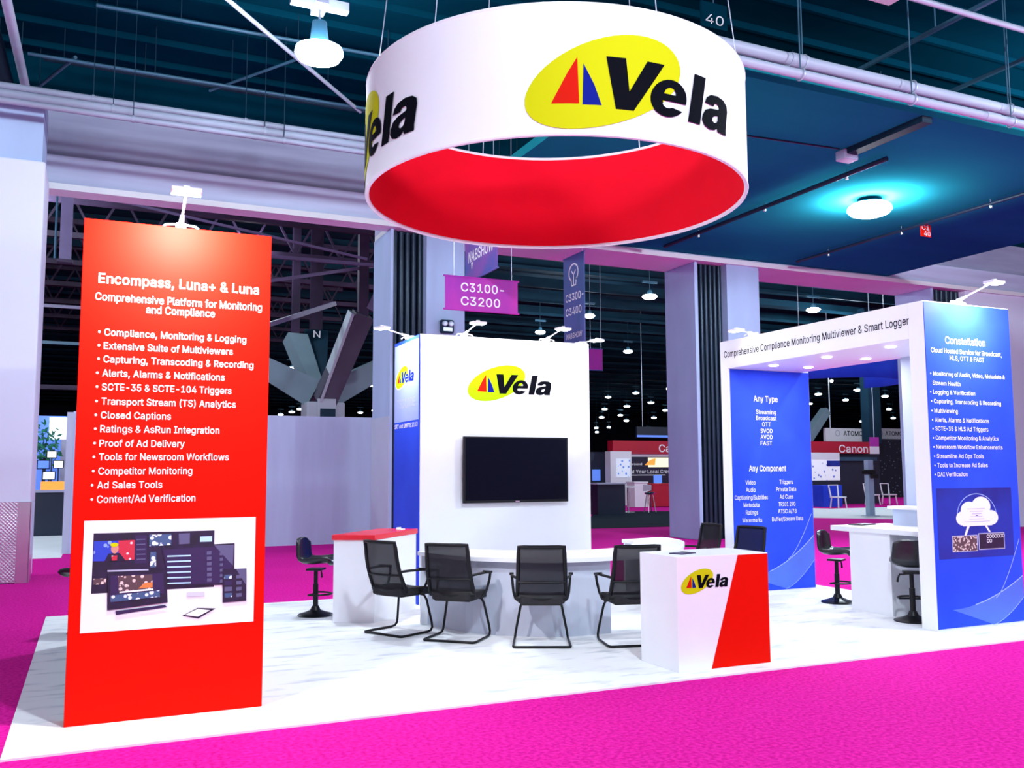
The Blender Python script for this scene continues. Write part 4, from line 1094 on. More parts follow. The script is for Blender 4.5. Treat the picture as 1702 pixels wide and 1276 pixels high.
for k in range(7):
    for j in range(2):
        if j and k > 1:
            continue
        p.line([(px(500 + k * 19) + 0.017 * math.cos(a), py(476 + j * 32) + 0.017 * math.sin(a)) for a in (2 * PI * q / 14 for q in range(15))], 0.006, M['inkwhite'], 0.0022)
p.build('printed_screen_pair', F, pic2)


def swoosh(parent, F, U0, U1, top):
    w = U1 - U0
    p = Print()
    # broad band sweeping up to the right
    A = [(U0 + w * (0.15 + 0.85 * s), 0.22 + (top - 0.22) * s ** 1.9) for s in (k / 16 for k in range(17))]
    Bq = [(U0 + w * (0.62 + 0.38 * s), 0.03 + (top * 0.50) * s ** 1.5) for s in (k / 16 for k in range(17))]
    n = 17
    v = A + Bq
    p.layers.append((v, [(i, i + 1, n + i + 1, n + i) for i in range(16)], p.mi(M['swoosh']), 0.0004))
    p.line(A[5:], 0.010, M['swooshline'], 0.001)
    p.line(Bq, 0.006, M['swooshline'], 0.001)
    p.line([(U0 + w * (0.66 + 0.32 * s ** 0.8), top * 0.58 + (0.62) * s ** 1.1) for s in (k / 12 for k in range(13))], 0.008, M['swooshline'], 0.001)
    return p.build('printed_swoosh', F, parent)


swoosh(fp, F, X0 + 0.02, X1 - 0.012, 0.52)
ANY = [("Any Type", 8.428, 8.855, 2.684), ("Streaming", 8.462, 8.818, 2.497), ("Broadcast", 8.462, 8.821, 2.412), ("OTT", 8.565, 8.717, 2.324), ("SVOD", 8.534, 8.745, 2.231), ("AVOD", 8.531, 8.742, 2.146),
       ("FAST", 8.528, 8.732, 2.057), ("Any Component", 8.311, 8.969, 1.706), ("Video", 8.245, 8.418, 1.510), ("Triggers", 8.842, 9.084, 1.513), ("Audio", 8.249, 8.414, 1.409), ("Private Data", 8.781, 9.138, 1.412),
       ("Captioning/Subtitles", 8.053, 8.626, 1.304), ("Ad Cues", 8.838, 9.082, 1.306), ("Metadata", 8.201, 8.472, 1.200), ("TR101 290", 8.812, 9.116, 1.202), ("Ratings", 8.238, 8.447, 1.097), ("ATSC A/78", 8.801, 9.132, 1.102),
       ("Watermarks", 8.172, 8.514, 0.992), ("Buffer/Stream Data", 8.690, 9.249, 0.995)]
F2 = front(10.252 - ay, -ax, -0.014)
for s_, a, b, z in ANY:
    hh = 0.080 if s_.startswith('Any ') else 0.058
    Print().text(s_, a, b, z - hh / 2, hh, M['inkwhite'], bold=0.012 if hh > .07 else 0.004).build('heading_line' if hh > .07 else 'text_line', F2, bp_)
swoosh(bp_, F2, X0 + 0.04, X1 + 0.10, 0.75)
arm_light('white arm lamp above the blue front panel of the arch', (8.576, 7.0, 3.48), (8.58, 6.52, 3.64), (8.60, 6.94, 2.7), 62)
arm_light('white arm lamp at the far left corner of the arch top', (8.03, 9.75, 3.48), (7.72, 9.70, 3.53), (8.0, 9.7, 3.2), 0.8)

# bar counter inside the arch
t = thing('bar_counter', 'white bar counter standing inside the arch', 'counter', (8.8, 8.1, 0.014))
MB().box(8.33 - 8.8, 9.26 - 8.8, 7.30 - 8.1, 8.76 - 8.1, 0.925, 0.985, 0.006).build('counter_top', M['white'], t)
MB().box(8.36 - 8.8, 8.90 - 8.8, 7.86 - 8.1, 8.48 - 8.1, 0, 0.925).build('pedestal', M['white'], t)
t = thing('riser_shelf', 'low white riser box with lid on the bar counter', 'box', (9.1, 8.0, 0.999))
MB().box(-0.12, 0.15, -0.40, 0.38, 0, 0.20).build('body', M['drapegrey'], t)
MB().box(-0.18, 0.16, -0.42, 0.41, 0.20, 0.235, 0.004).build('lid', M['white'], t)
t = thing('tablet', 'flat black tablet lying on the bar counter', 'tablet', (8.72, 8.62, 0.999), 0.2)
MB().box(-0.16, 0.16, -0.09, 0.09, 0, 0.012, 0.004).build('casing', M['black'], t)
MB().box(-0.145, 0.145, -0.078, 0.078, 0.012, 0.0135).build('screen', M['screen'], t)

# ------------------------------------------------------------------ red topped counter
bl, bf, br = Vector((2.496, 10.279, 0)), Vector((2.902, 10.037, 0)), Vector((3.66, 10.86, 0))
bb = bl + (br - bf)
cen = (bl + br) / 2
t = thing('counter', 'white counter with glossy red top left of the white tower', 'counter', (cen.x, cen.y, 0.014))
pts = [(q - cen) for q in (bl, bf, br, bb)]
MB().prism([(q.x, q.y) for q in pts], 0, 0.905).build('body', M['white'], t)
pts2 = [q * 1.05 for q in pts]
MB().prism([(q.x, q.y) for q in pts2], 0.905, 0.965).build('counter_top', M['redtop'], t, mods=[('BEVEL', dict(width=0.008, segments=2))])
t = thing('card_holder', 'tiny white card lying on the red counter top', 'card', (3.42, 10.72, 0.98), 0.7)
MB().box(-.05, .05, -.03, .03, 0, .012, .003).build('card_stack', M['white'], t)
MB().box(-.052, .052, .03, .036, 0, .03).build('back_lip', M['inkwhite'], t)

# ------------------------------------------------------------------ curved table
cx, cy = 5.10, 10.05


def spline(tab, a):
    for (a0, r0), (a1, r1) in zip(tab, tab[1:]):
        if a0 <= a <= a1:
            f = (a - a0) / (a1 - a0)
            f = f * f * (3 - 2 * f)
            return r0 + (r1 - r0) * f
    return tab[-1][1]


OUT = [(-170, 1.83), (-140, 1.93), (-118, 1.96), (-95, 1.84), (-62, 1.66), (-37, 1.60), (8, 1.80)]
INN = [(-170, 1.20), (-135, 1.06), (-85, 0.98), (-40, 0.98), (8, 1.12)]
AN = [-170 + 178 * k / 60 for k in range(61)]
pt = lambda a, r: (r * math.cos(math.radians(a)), r * math.sin(math.radians(a)))
t = thing('curved_table', 'white curved meeting table in front of the white tower', 'table', (cx, cy, 0.014))
MB().prism([pt(a, spline(OUT, a)) for a in AN] + [pt(a, spline(INN, a)) for a in AN[::-1]], 0.748, 0.79).build('table_top', M['white'], t)
AP = [a for a in AN if a <= -95]
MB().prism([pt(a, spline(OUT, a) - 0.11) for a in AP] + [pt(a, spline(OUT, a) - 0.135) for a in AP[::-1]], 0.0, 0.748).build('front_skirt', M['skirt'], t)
AP = [a for a in AN if a >= -36]
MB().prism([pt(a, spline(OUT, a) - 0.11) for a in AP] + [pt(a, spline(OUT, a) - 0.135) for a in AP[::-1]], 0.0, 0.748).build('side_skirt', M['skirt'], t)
for a in (-169.3, 7.3):
    r0, r1 = spline(INN, a) + 0.03, spline(OUT, a) - 0.03
    p0, p1 = pt(a, r0), pt(a, r1)
    MB().bar((p0[0], p0[1], 0.374), (p1[0], p1[1], 0.374), 0.03, 0.748).build('end_panel', M['white'], t)


# ------------------------------------------------------------------ chairs
def make_chair():
    t = thing('visitor_chair', None, 'chair')

    def back(u, v, inset=0.0):
        # u -1..1 across, v 0..1 up
        w = (0.235 - 0.02 * v - inset)
        x = u * w
        z = 0.45 + inset * 0.6 + v * (0.50 - inset * 1.2)
        y = -0.205 - 0.14 * v + 0.045 * math.sin(PI * min(1, v * 1.1)) * -0.6 + 0.055 * (u * u) * (1 - 0.3 * v)
        return Vector((x, y, z))
    pts = []
    for k in range(9):
        pts.append(back(-1 + 2 * k / 8, 0))
    for k in range(1, 9):
        pts.append(back(1, k / 8))
    for k in range(1, 9):
        pts.append(back(1 - 2 * k / 8, 1))
    for k in range(1, 8):
        pts.append(back(-1, 1 - k / 8))
    fr = MB().tube(pts, 0.020, 8, closed=True).build('back_frame', M['black'], t, True)
    MB().grid(lambda u, v: back(-1 + 2 * u, v, 0.006), 10, 10).build('mesh_back', M['mesh'], t, True)
    MB().tube([back(-1 + 2 * k / 8, 0.33) + Vector((0, -0.008, 0)) for k in range(9)], 0.012, 8).build('lumbar_bar', M['black'], fr, True)
    MB().tube([back(-1 + 2 * k / 8, 0.0) + Vector((0, 0.01, 0.012)) for k in range(9)], 0.038, 8).build('lower_rail', M['black'], fr, True)
    # seat
    s = MB()
    t2 = bmesh.new()
    bmesh.ops.create_cube(t2, size=1)
    bmesh.ops.subdivide_edges(t2, edges=t2.edges[:], cuts=4, use_grid_fill=True)
    for v in t2.verts:
        x, y, z = v.co * 2
        k = 1 - 0.10 * max(0, -y)
        v.co = Vector((x * 0.242 * k * (1 - 0.06 * y * y), y * 0.232 + 0.01, 0.43 + z * 0.042 - 0.022 * max(0, y) ** 3 + 0.012 * x * x))
    s._join(t2)
    s.build('seat', M['seatfab'], t, True, mods=[('SUBSURF', dict(levels=1, render_levels=1))])
    MB().box(-0.19, 0.19, -0.17, 0.17, 0.385, 0.405, 0.008).build('seat_pan', M['black'], t)
    # cantilever sled
    half = [(0.165, 0.10, 0.40), (0.19, 0.16, 0.38), (0.205, 0.185, 0.33), (0.25, 0.215, 0.10), (0.258, 0.215, 0.05), (0.262, 0.19, 0.022), (0.266, 0.14, 0.014),
            (0.272, -0.20, 0.014), (0.268, -0.235, 0.014), (0.25, -0.252, 0.014)]
    path = half + [(-x, y, z) for x, y, z in half[::-1]]
    MB().tube([(x, y, z) for x, y, z in path], 0.0125, 10).build('sled_base', M['blackmetal'], t, True)
    for sx in (-1, 1):
        a = [(0.225, -0.245, 0.65), (0.27, -0.15, 0.66), (0.290, 0.0, 0.66), (0.292, 0.10, 0.655), (0.290, 0.14, 0.635), (0.284, 0.135, 0.58), (0.272, 0.09, 0.48), (0.255, 0.06, 0.425), (0.225, 0.03, 0.405)]
        MB().tube([(x * sx, y, z) for x, y, z in a], 0.0135, 8).build('armrest', M['black'], t, True)
        MB().bar((0.290 * sx, -0.02, 0.672), (0.291 * sx, 0.15, 0.650), 0.040, 0.022).build('arm_pad', M['black'], t)
    return t


ch = make_chair()
ch.location = (2.98, 9.35, 0.014)
ch.rotation_euler.z = math.radians(-62.4)
ch['label'] = 'leftmost black mesh chair at the curved table, beside the red counter'
for (x, y, a, lb) in ((3.40, 8.75, -43.8, 'second black mesh chair from the left at the curved table'),
                      (4.025, 8.13, -25.5, 'third black mesh chair from the left, seen square from behind'),
                      (4.82, 7.81, -14.5, 'black mesh chair half hidden by the white and red podium'),
                      (7.17, 10.02, 88, 'dark chair beyond the podium, left of two backs'),
                      (7.28, 9.28, 100, 'dark chair beyond the podium, against the blue panel')):
    c = copy_tree(ch, lb)
    c.location = (x, y, 0.014)
    c.rotation_euler.z = math.radians(a)
for o in COL.objects:
    if o.name.startswith('visitor_chair'):
        o['group'] = 'black mesh chairs of the booth'


# ------------------------------------------------------------------ bar stools
def make_stool():
    t = thing('bar_stool', None, 'stool')
    MB().lathe([(0, 0.0), (0.20, 0.0), (0.205, 0.008), (0.195, 0.018), (0.12, 0.040), (0.06, 0.065), (0.040, 0.11), (0, 0.11)], 32).build('base', M['blackmetal'], t, True)
    MB().tube([(0, 0, 0.10), (0, 0, 0.36)], 0.031, 16).tube([(0, 0, 0.36), (0, 0, 0.53)], 0.024, 16).build('column', M['blackmetal'], t, True)
    ring = [(0.15 * math.sin(a), 0.02 + 0.17 * math.cos(a), 0.25) for a in (math.radians(-110 + 220 * k / 16) for k in range(17))]
    fr = MB().tube([(0, 0, 0.25)] + ring + [(0, 0, 0.25)], 0.011, 8).build('footrest', M['blackmetal'], t, True)
    MB().tube([(0, 0, 0.515), (-0.12, 0.02, 0.505), (-0.14, 0.02, 0.46), (-0.145, 0.02, 0.42)], 0.008, 6, r2=0.014).build('lever', M['blackmetal'], t, True)
    prof = [(0.205, 0.575), (0.195, 0.605), (0.12, 0.605), (0.0, 0.592), (-0.10, 0.592), (-0.155, 0.615), (-0.185, 0.67), (-0.20, 0.75), (-0.215, 0.86), (-0.218, 0.90)]

    def sh(u, v):
        f = v * (len(prof) - 1)
        i = min(int(f), len(prof) - 2)
        f -= i
        y = prof[i][0] * (1 - f) + prof[i + 1][0] * f
        z = prof[i][1] * (1 - f) + prof[i + 1][1] * f
        x = (u * 2 - 1)
        w = 0.21 + 0.012 * math.sin(PI * v)
        b = max(0.0, v - 0.5) * 2
        return Vector((x * w * (1 - 0.08 * b * b), y + 0.055 * x * x * b, z + 0.05 * abs(x) ** 3 * (1 - b) - 0.035 * x ** 6 * b ** 4))
    MB().grid(sh, 12, 27).build('seat_shell', M['leather'], t, True, mods=[('SOLIDIFY', dict(thickness=0.05, offset=-1)), ('SUBSURF', dict(levels=1, render_levels=1))])
    MB().box(-0.09, 0.09, -0.09, 0.09, 0.52, 0.545, 0.004).build('mount_plate', M['blackmetal'], t)
    return t


st = make_stool()
st.location = (2.43, 10.86, 0.014)
st.rotation_euler.z = math.radians(-122)
st['label'] = 'black bucket bar stool behind the red topped counter'
for (x, y, a, lb) in ((0.02, 10.75, 60, 'black bar stool almost hidden behind the red tower'),
                      (8.62, 8.98, -152, 'black bar stool at the far end of the bar counter'),
                      (8.30, 7.52, -42, 'black bar stool seen from behind at the near end of the bar counter')):
    c = copy_tree(st, lb)
    c.location = (x, y, 0.014)
    c.rotation_euler.z = math.radians(a)
for o in COL.objects:
    if o.name.startswith('bar_stool'):
        o['group'] = 'black bar stools'

# ------------------------------------------------------------------ podium
t = thing('podium', 'white podium with a slanted red stripe at the carpet front edge', 'podium', (4.945, 6.75, 0.014))
ox, oy = 4.945, 6.75
MB().box(4.466 - ox, 5.422 - ox, 6.47 - oy, 7.04 - oy, 0, 0.946, 0.003).build('body', M['white'], t)
p = Print()
p.poly([(4.794, 0.02), (5.420, 0.02), (5.420, 0.952), (5.097, 0.952)], M['red'])
p.build('printed_stripe', front(6.47 - oy, -ox, -0.014), t, label='red slanted stripe')
logo(t, lambda u, v, d: Vector((4.502 - ox + u * 0.482, 6.47 - oy - d, 0.632 + v * 0.47)), M['inkyellow'])
t = thing('brochure', 'dark flat brochure lying on the podium top', 'brochure', (4.70, 6.72, 0.96), 0.35)
MB().box(-0.10, 0.10, -0.07, 0.07, 0, 0.008).build('cover', M['ppurple'], t)
p = Print()
p.rect(-0.09, -0.06, -0.01, 0.06, M['pgrey'])
p.rect(0.01, -0.05, 0.09, 0.05, M['pdark'])
p.build('printed_cover', lambda u, v, d: Vector((u, v, 0.008 + d)), t)

# ------------------------------------------------------------------ hanging ring sign
RC, RR, RZ0, RZ1 = Vector((4.743, 9.157, 0)), 2.161, 4.768, 6.017
t = thing('hanging_ring_sign', 'round white hanging sign with red inside above the booth', 'sign', (RC.x, RC.y, RZ0))
HH = RZ1 - RZ0


def ring_grid(r, n=96, nv=6, waist=0.0):
    return MB().grid(lambda u, v: Vector(((r - waist * math.sin(PI * v)) * math.cos(2 * PI * u), (r - waist * math.sin(PI * v)) * math.sin(2 * PI * u), v * HH)), n, nv)


ring_grid(RR).build('outer_fabric', M['fabric'], t, True)
ring_grid(RR - 0.035).build('inner_fabric', M['redfab'], t, True)['label'] = 'red inner fabric'
for z in (0.0, HH):
    MB().tube([((RR - 0.018) * math.cos(a), (RR - 0.018) * math.sin(a), z) for a in (2 * PI * k / 96 for k in range(96))], 0.024, 8, closed=True).build('rim_tube', M['fabric'], t, True)
for k in range(6):
    a = math.radians(30 + 60 * k)
    MB().tube([((RR - .018) * math.cos(a), (RR - .018) * math.sin(a), HH), ((RR - .4) * math.cos(a), (RR - .4) * math.sin(a), 9.4 - RZ0)], 0.006, 6).build('hanging_cable', M['cable'], t)
for a0 in (-124.6, -124.6 - 91.5, -124.6 + 91.5, -124.6 + 183):
    # the logo spans about 60 degrees of the drum
    W_ = 60.2

    def fn(u, v, d, a0=a0):
        a = math.radians(a0 + u * W_)
        z = 4.80 - RZ0 + v * 2.16
        r = RR + d * 2.2 + 0.002
        return Vector((r * math.cos(a), r * math.sin(a), z))
    logo(t, fn, M['inkyellow'], cuts=(-0.05, 1.05, 26), text_h=1.0)

# ------------------------------------------------------------------ hanging banners
t = thing('hanging_banner', 'magenta hanging aisle sign reading C3100-C3200', 'sign', (6.40, 15.3, 4.60))
MB().box(-0.72, 0.72, -0.01, 0.01, 0, 0.61).build('fabric_panel', M['banpink'], t)
for z in (0.0, 0.61):
    MB().tube([(-0.75, 0, z), (0.75, 0, z)], 0.018, 8).build('rail', M['banpink'], t, True)
p = Print()
p.text('C3100-', -0.42, 0.44, 0.345, 0.155, M['inkwhite'], bold=0.011)
p.text('C3200', -0.42, 0.36, 0.09, 0.155, M['inkwhite'], bold=0.011)
p.build('lettering', front(-0.01), t)
for x in (-0.55, 0.6):
    MB().tube([(x, 0, 0.61), (x, 0, 9.4 - 4.56)], 0.006, 6).build('hanging_cable', M['cable'], t)
t = thing('hanging_banner', 'blue and violet hanging banner above the magenta aisle sign', 'sign', (6.4, 15.35, 5.27))
MB().box(-0.01, 0.01, -0.76, 0.76, 0, 0.88).build('fabric_panel', M['banblue'], t)
MB().tube([(0, -0.79, 0), (0, 0.79, 0)], 0.018, 8).build('rail', M['banviolet'], t, True)
MB().tube([(0, -0.79, 0.88), (0, 0.79, 0.88)], 0.018, 8).build('rail', M['banviolet'], t, True)
p = Print()
p.text('NABSHOW', -0.60, 0.62, 0.36, 0.20, M['inkwhite'], bold=0.011, shear=0.1)
p.poly([(-0.45, 0.34), (-0.36, 0.34), (-0.42, 0.20)], M['inkwhite'])
p.build('lettering', leftface(-0.01), t)
for y in (-0.6, 0.6):
    MB().tube([(0, y, 0.88), (0, y, 9.4 - 5.27)], 0.006, 6).build('hanging_cable', M['cable'], t)
t = thing('hanging_banner', 'tall narrow violet banner with bulb symbol and C3300-C3400', 'sign', (10.0, 18.38, 4.33))
MB().box(-0.01, 0.01, -0.50, 0.50, 0, 2.33).build('fabric_panel', M['banviolet'], t)
for z in (0, 2.33):
    MB().tube([(0, -0.52, z), (0, 0.52, z)], 0.018, 8).build('rail', M['banviolet'], t, True)
p = Print()
p.line([(0.20 * math.cos(a) * 1.1, 1.93 + 0.20 * math.sin(a)) for a in (math.radians(-60 + 300 * k / 24) for k in range(25))], 0.04, M['inkwhite'])
p.line([(-0.12, 1.79), (-0.09, 1.63), (0.10, 1.63), (0.13, 1.79)], 0.04, M['inkwhite'])
p.line([(-0.10, 1.98), (0, 1.88), (0.10, 1.98)], 0.035, M['inkwhite'])
p.line([(0, 1.88), (0, 1.65)], 0.035, M['inkwhite'])
p.text('C3300-', -0.40, 0.46, 1.28, 0.17, M['inkwhite'], bold=0.011)
p.text('C3400', -0.40, 0.36, 0.95, 0.17, M['inkwhite'], bold=0.011)
p.text('NABSHOW', -0.38, 0.38, 0.40, 0.12, M['inkwhite'], bold=0.011, shear=0.1)
p.build('lettering', leftface(-0.01), t)
for y in (-0.4, 0.4):
    MB().tube([(0, y, 2.33), (0, y, 6.84 - 4.33)], 0.006, 6).build('hanging_cable', M['cable'], t)
t = thing('hanging_banner', 'small distant magenta banner beside the right edge of the white tower', 'sign', (14.93, 26.0, 4.97))
MB().box(-0.25, 0.25, -0.01, 0.01, 0, 0.70).build('fabric_panel', M['banpink'], t)
MB().tube([(-0.27, 0, 0), (0.27, 0, 0)], 0.02, 6).tube([(-0.27, 0, .7), (0.27, 0, .7)], 0.02, 6).build('rail', M['banviolet'], t)
MB().tube([(-.2, 0, .7), (-.2, 0, 5.7)], .006, 4).tube([(.2, 0, .7), (.2, 0, 5.7)], .006, 4).build('hanging_cable', M['cable'], t)
# marks on the ceiling
t = thing('ceiling_mark', 'small white number 40 on the dark ceiling above the round sign', 'number', (8.41, 10.9, 8.60))
MB().box(-0.24, 0.24, -0.02, 0.02, -0.20, 0.20).build('plate', M['ceil'], t)
p = Print()
p.text('40', -0.17, 0.17, -0.14, 0.15, M['inkwhite'], bold=0.0, shear=0.1)
p.build('lettering', front(-0.02), t)
MB().tube([(0, 0, 0.2), (0, 0, 0.8)], .01, 6).build('hanger_rod', M['bluepipe'], t)
t = thing('ceiling_sign', 'small red and white code sign hung under the blue ceiling right of the lamp', 'sign', (16.1, 13.8, 6.78))
MB().box(-0.15, 0.15, -0.01, 0.01, -0.13, 0.15, 0.004).build('plate', M['inkred'], t)
p = Print()
p.text('C1', -0.12, 0.10, 0.02, 0.10, M['inkwhite'], bold=0.011)
p.text('40', -0.06, 0.13, -0.11, 0.10, M['inkwhite'], bold=0.011)
p.build('lettering', front(-0.01), t)
MB().tube([(0, 0, 0.15), (0, 0, 0.22)], .008, 6).build('hanger_rod', M['bluepipe'], t)
# emergency light on the column
t = thing('emergency_light', 'small twin emergency light box on the pale column above the white tower', 'light', (6.82, 18.32, 4.63))
MB().box(-0.15, 0.15, -0.12, 0.0, 0.0, 0.29, 0.03).build('housing', M['darkblue'], t)
for x in (-0.07, 0.07):
    MB().lathe([(0, 0.05), (0.055, 0.04), (0.06, 0.0), (0, -0.01)], 14).build('lamp_head', M['cable'], t, True)
    o = COL.objects[-1]
    o.rotation_euler = (PI / 2, 0, 0)
    o.location = (x, -0.12, 0.20)
MB().box(-0.10, 0.10, -0.135, -0.12, 0.04, 0.12).build('cover', M['cable'], t)

# ------------------------------------------------------------------ back walls between the booth and the hall
t = thing('partition_wall', 'lavender partition wall behind the booth at left', 'partition', (2.9, 21.5, 0))
MB().box(-3.3, -0.02, -0.04, 0.04, 0.0, 2.98).build('wall_panel', M['drape'], t)
MB().box(-0.02, 3.50, -0.04, 0.04, 0.0, 2.98).build('wall_panel', M['drape'], t)
MB().box(3.50, 3.62, -0.06, 0.06, 0, 2.99).build('post', M['drapegrey'], t)
MB().box(-3.42, -3.29, -0.06, 0.06, 0, 2.96).build('post', M['drapegrey'], t)
MB().box(5.585 - 6.43, 5.60 - 6.43, -0.61, 0.71, 0, 2.84).build('base_cladding', M['drapegrey'], colA)['label'] = 'grey cladding on the lower column side'
tag(MB().box(-6.5, -0.5, 20.5, 36, 0.0, 0.012).build('carpet_strip', M['whitecarpet']), 'pale carpet of a distant booth beyond the left column', 'carpet')

# ------------------------------------------------------------------ branching concrete column
t = thing('branching_column', 'branching concrete tree column rising behind the lavender wall', 'column', (6.85, 30.0, 0))
MB().box(-0.62, 0.62, -0.5, 0.5, 0, 3.95, 0.05).build('pedestal', M['concretelight'], t)
MB().box(-0.3, 0.3, -0.6, -0.5, 3.30, 4.05, 0.02).build('front_block', M['concretelight'], t)
MB().box(-0.22, 0.28, -0.62, -0.6, 3.4, 3.72).build('access_panel', M['darkblue'], t)


def arm(a, b, w, h, w2, h2, m, side=None):
    return MB().bar(a, b, w, h, w2, h2, side).build('branch', M[m], t)


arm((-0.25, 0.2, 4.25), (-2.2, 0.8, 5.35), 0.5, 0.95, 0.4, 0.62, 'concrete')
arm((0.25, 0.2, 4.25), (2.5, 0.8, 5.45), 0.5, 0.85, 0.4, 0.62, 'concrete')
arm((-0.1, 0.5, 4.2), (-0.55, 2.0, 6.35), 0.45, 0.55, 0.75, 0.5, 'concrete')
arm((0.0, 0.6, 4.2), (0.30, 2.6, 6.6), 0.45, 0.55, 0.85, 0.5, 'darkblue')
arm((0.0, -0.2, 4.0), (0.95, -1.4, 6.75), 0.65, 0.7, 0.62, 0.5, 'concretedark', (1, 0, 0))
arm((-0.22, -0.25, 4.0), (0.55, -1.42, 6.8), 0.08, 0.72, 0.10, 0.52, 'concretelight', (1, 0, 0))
p = Print()
p.text('N', -0.10, 0.14, 0.22, 0.24, M['inkwhite'], bold=0.0)
p.text('1', -0.02, 0.08, -0.16, 0.24, M['inkwhite'], bold=0.0)
p.build('lettering', front(2.05, 0.20, 6.2), t)
for k, (x, y, z, w) in enumerate(((-0.55, 2.0, 6.2, 0.26), (0.30, 2.6, 6.5, 0.42), (0.95, -1.35, 6.6, 0.32))):
    MB().box(x - w / 2, x + w / 2, y - .12, y + .12, z, 11.2).build('steel_post', M['purplesteel'], t)
for k, (a, b, w, m, lb) in enumerate((
        ((1.5, 26.0, 6.4), (9.8, 29.5, 8.9), 0.10, 'greysteel', 'long pale diagonal pipe behind the branching column'),
        ((2.6, 27.0, 5.2), (7.2, 30.0, 7.3), 0.14, 'greysteel', 'thick diagonal duct left of the branching column'),
        ((8.0, 28.6, 6.9), (9.4, 28.4, 9.9), 0.24, 'greysteel', 'slanting roof truss leg right of the branching column'),
        ((9.05, 30.0, 5.2), (9.05, 30.0, 11.2), 0.16, 'bluepipe', 'blue-grey vertical pipe right of the branching column'),
        ((1.4, 27.5, 8.1), (10.0, 27.5, 8.15), 0.10, 'greysteel', 'pale horizontal pipe high behind the red tower'),
        ((-1.5, 24.0, 8.6), (6.5, 23.5, 7.35), 0.06, 'greysteel', 'thin slanting pipe just below the left beam'),
        ((-3.0, 33.0, 7.1), (1.0, 33.0, 7.1), 0.10, 'greysteel', 'upper of two pale pipes left of the red tower'),
        ((-3.0, 33.0, 5.9), (1.0, 33.0, 5.9), 0.10, 'bluepipe', 'lower of two pale pipes left of the red tower'),
        ((-3.0, 36.0, 4.7), (1.5, 36.0, 4.7), 0.16, 'purplesteel', 'violet beam far behind, left of the red tower'),
        ((9.5, 24.5, 7.5), (8.0, 26.0, 4.6), 0.18, 'darkblue', 'dark slanting strut behind the banners above the white tower'))):
    tag(MB().bar(a, b, w, w).build('roof_pipe' if 'pipe' in lb else 'roof_strut', M[m]), lb, 'pipe' if 'pipe' in lb else 'strut')
for k in range(2):
    tag(MB().tube([(9.0 + 0.35 * k, 23.8, 0.0), (9.0 + 0.35 * k, 23.8, 12.0)], 0.03, 6).build('hanging_cable', M['bluepipe']), 'thin vertical cable behind the banners above the white tower, %s of two' % ('left', 'right')[k], 'cable')
t = thing('steel_post', 'lavender steel hanger post high up just right of the left column', 'post', (-0.77, 24, 0))
MB().box(-0.13, 0.13, -.1, .1, 6.75, 11.1).build('post', M['greysteel'], t)
MB().box(-0.17, 0.17, -.14, .14, 6.68, 6.75).build('end_plate', M['purplesteel'], t)
MB().tube([(-0.22, -.1, 6.75), (-0.22, -.1, 9.6), (-0.1, -.1, 9.6)], 0.03, 6).build('conduit', M['bluepipe'], t)
# dark roof trusses at left back
for k in range(7):
    y = 27.5 + k * 4.2
    tr = thing('roof_truss', 'dark violet roof truss in the hall behind the red tower', 'truss', (3.0, y, 9.4), group='dark roof trusses at left back')
    MB().box(-8, 8, -.09, .09, 1.2, 1.38).build('top_chord', M['purplesteel'], tr)
    MB().box(-8, 8, -.09, .09, -.3, -.12).build('bottom_chord', M['purplesteel'], tr)
    w = MB()
    for j in range(10):
        w.bar((-8 + j * 1.6, 0, -.2), (-7.2 + j * 1.6, 0, 1.3), .07, .07)
        w.bar((-7.2 + j * 1.6, 0, 1.3), (-6.4 + j * 1.6, 0, -.2), .07, .07)
    w.build('web', M['purplesteel'], tr)

# ------------------------------------------------------------------ distant booths
# far left booth
t = thing('booth_desk', 'dark desk of the distant booth seen between left column and red tower', 'desk', (-1.0, 28, 0.012))
MB().box(-0.9, 0.5, -0.4, 0.4, 0, 1.15).build('body', M['darkpanel'], t)
MB().box(-0.95, 0.55, -0.45, 0.45, 1.15, 1.21).build('desk_top', M['inkgrey'], t)
t = thing('booth_wall', 'white backlit wall of the distant booth at left', 'booth wall', (-1.25, 33, 0.012))
MB().box(-1.2, 0.7, -0.05, 0.05, 0, 3.5).build('panel', M['scrblue'], t)
MB().box(-0.05, 0.45, -0.20, -0.10, 2.75, 3.45).build('sign_panel', M['scrwhite'], t)
MB().box(0.3, 0.5, -.12, .0, 0, 3.3).build('post', M['inkgrey'], t)
tr = thing('potted_tree', 'green leafy tree in the distant booth at left', 'tree', (-1.38, 32, 0.013))
MB().tube([(0, 0, 0), (0.02, 0, 2.2)], 0.05, 8).build('trunk', M['purplesteel'], tr)
lf = MB()
for k in range(140):
    a, b, r = random.uniform(0, 2 * PI), random.uniform(-1, 1), random.uniform(0.2, 0.55)
    c0 = Vector((r * math.cos(a) * math.sqrt(1 - b * b), r * math.sin(a) * math.sqrt(1 - b * b) * .7, 2.55 + 0.75 * b * r / .55))
    d1 = Vector((random.uniform(-1, 1), random.uniform(-1, 1), random.uniform(-1, 1))).normalized() * 0.12
    d2 = d1.orthogonal().normalized() * 0.05
    vs = [lf.bm.verts.new(c0 + q) for q in (-d1, d2, d1, -d2)]
    lf.bm.faces.new(vs)
lf.build('foliage', M['leaf'], tr)
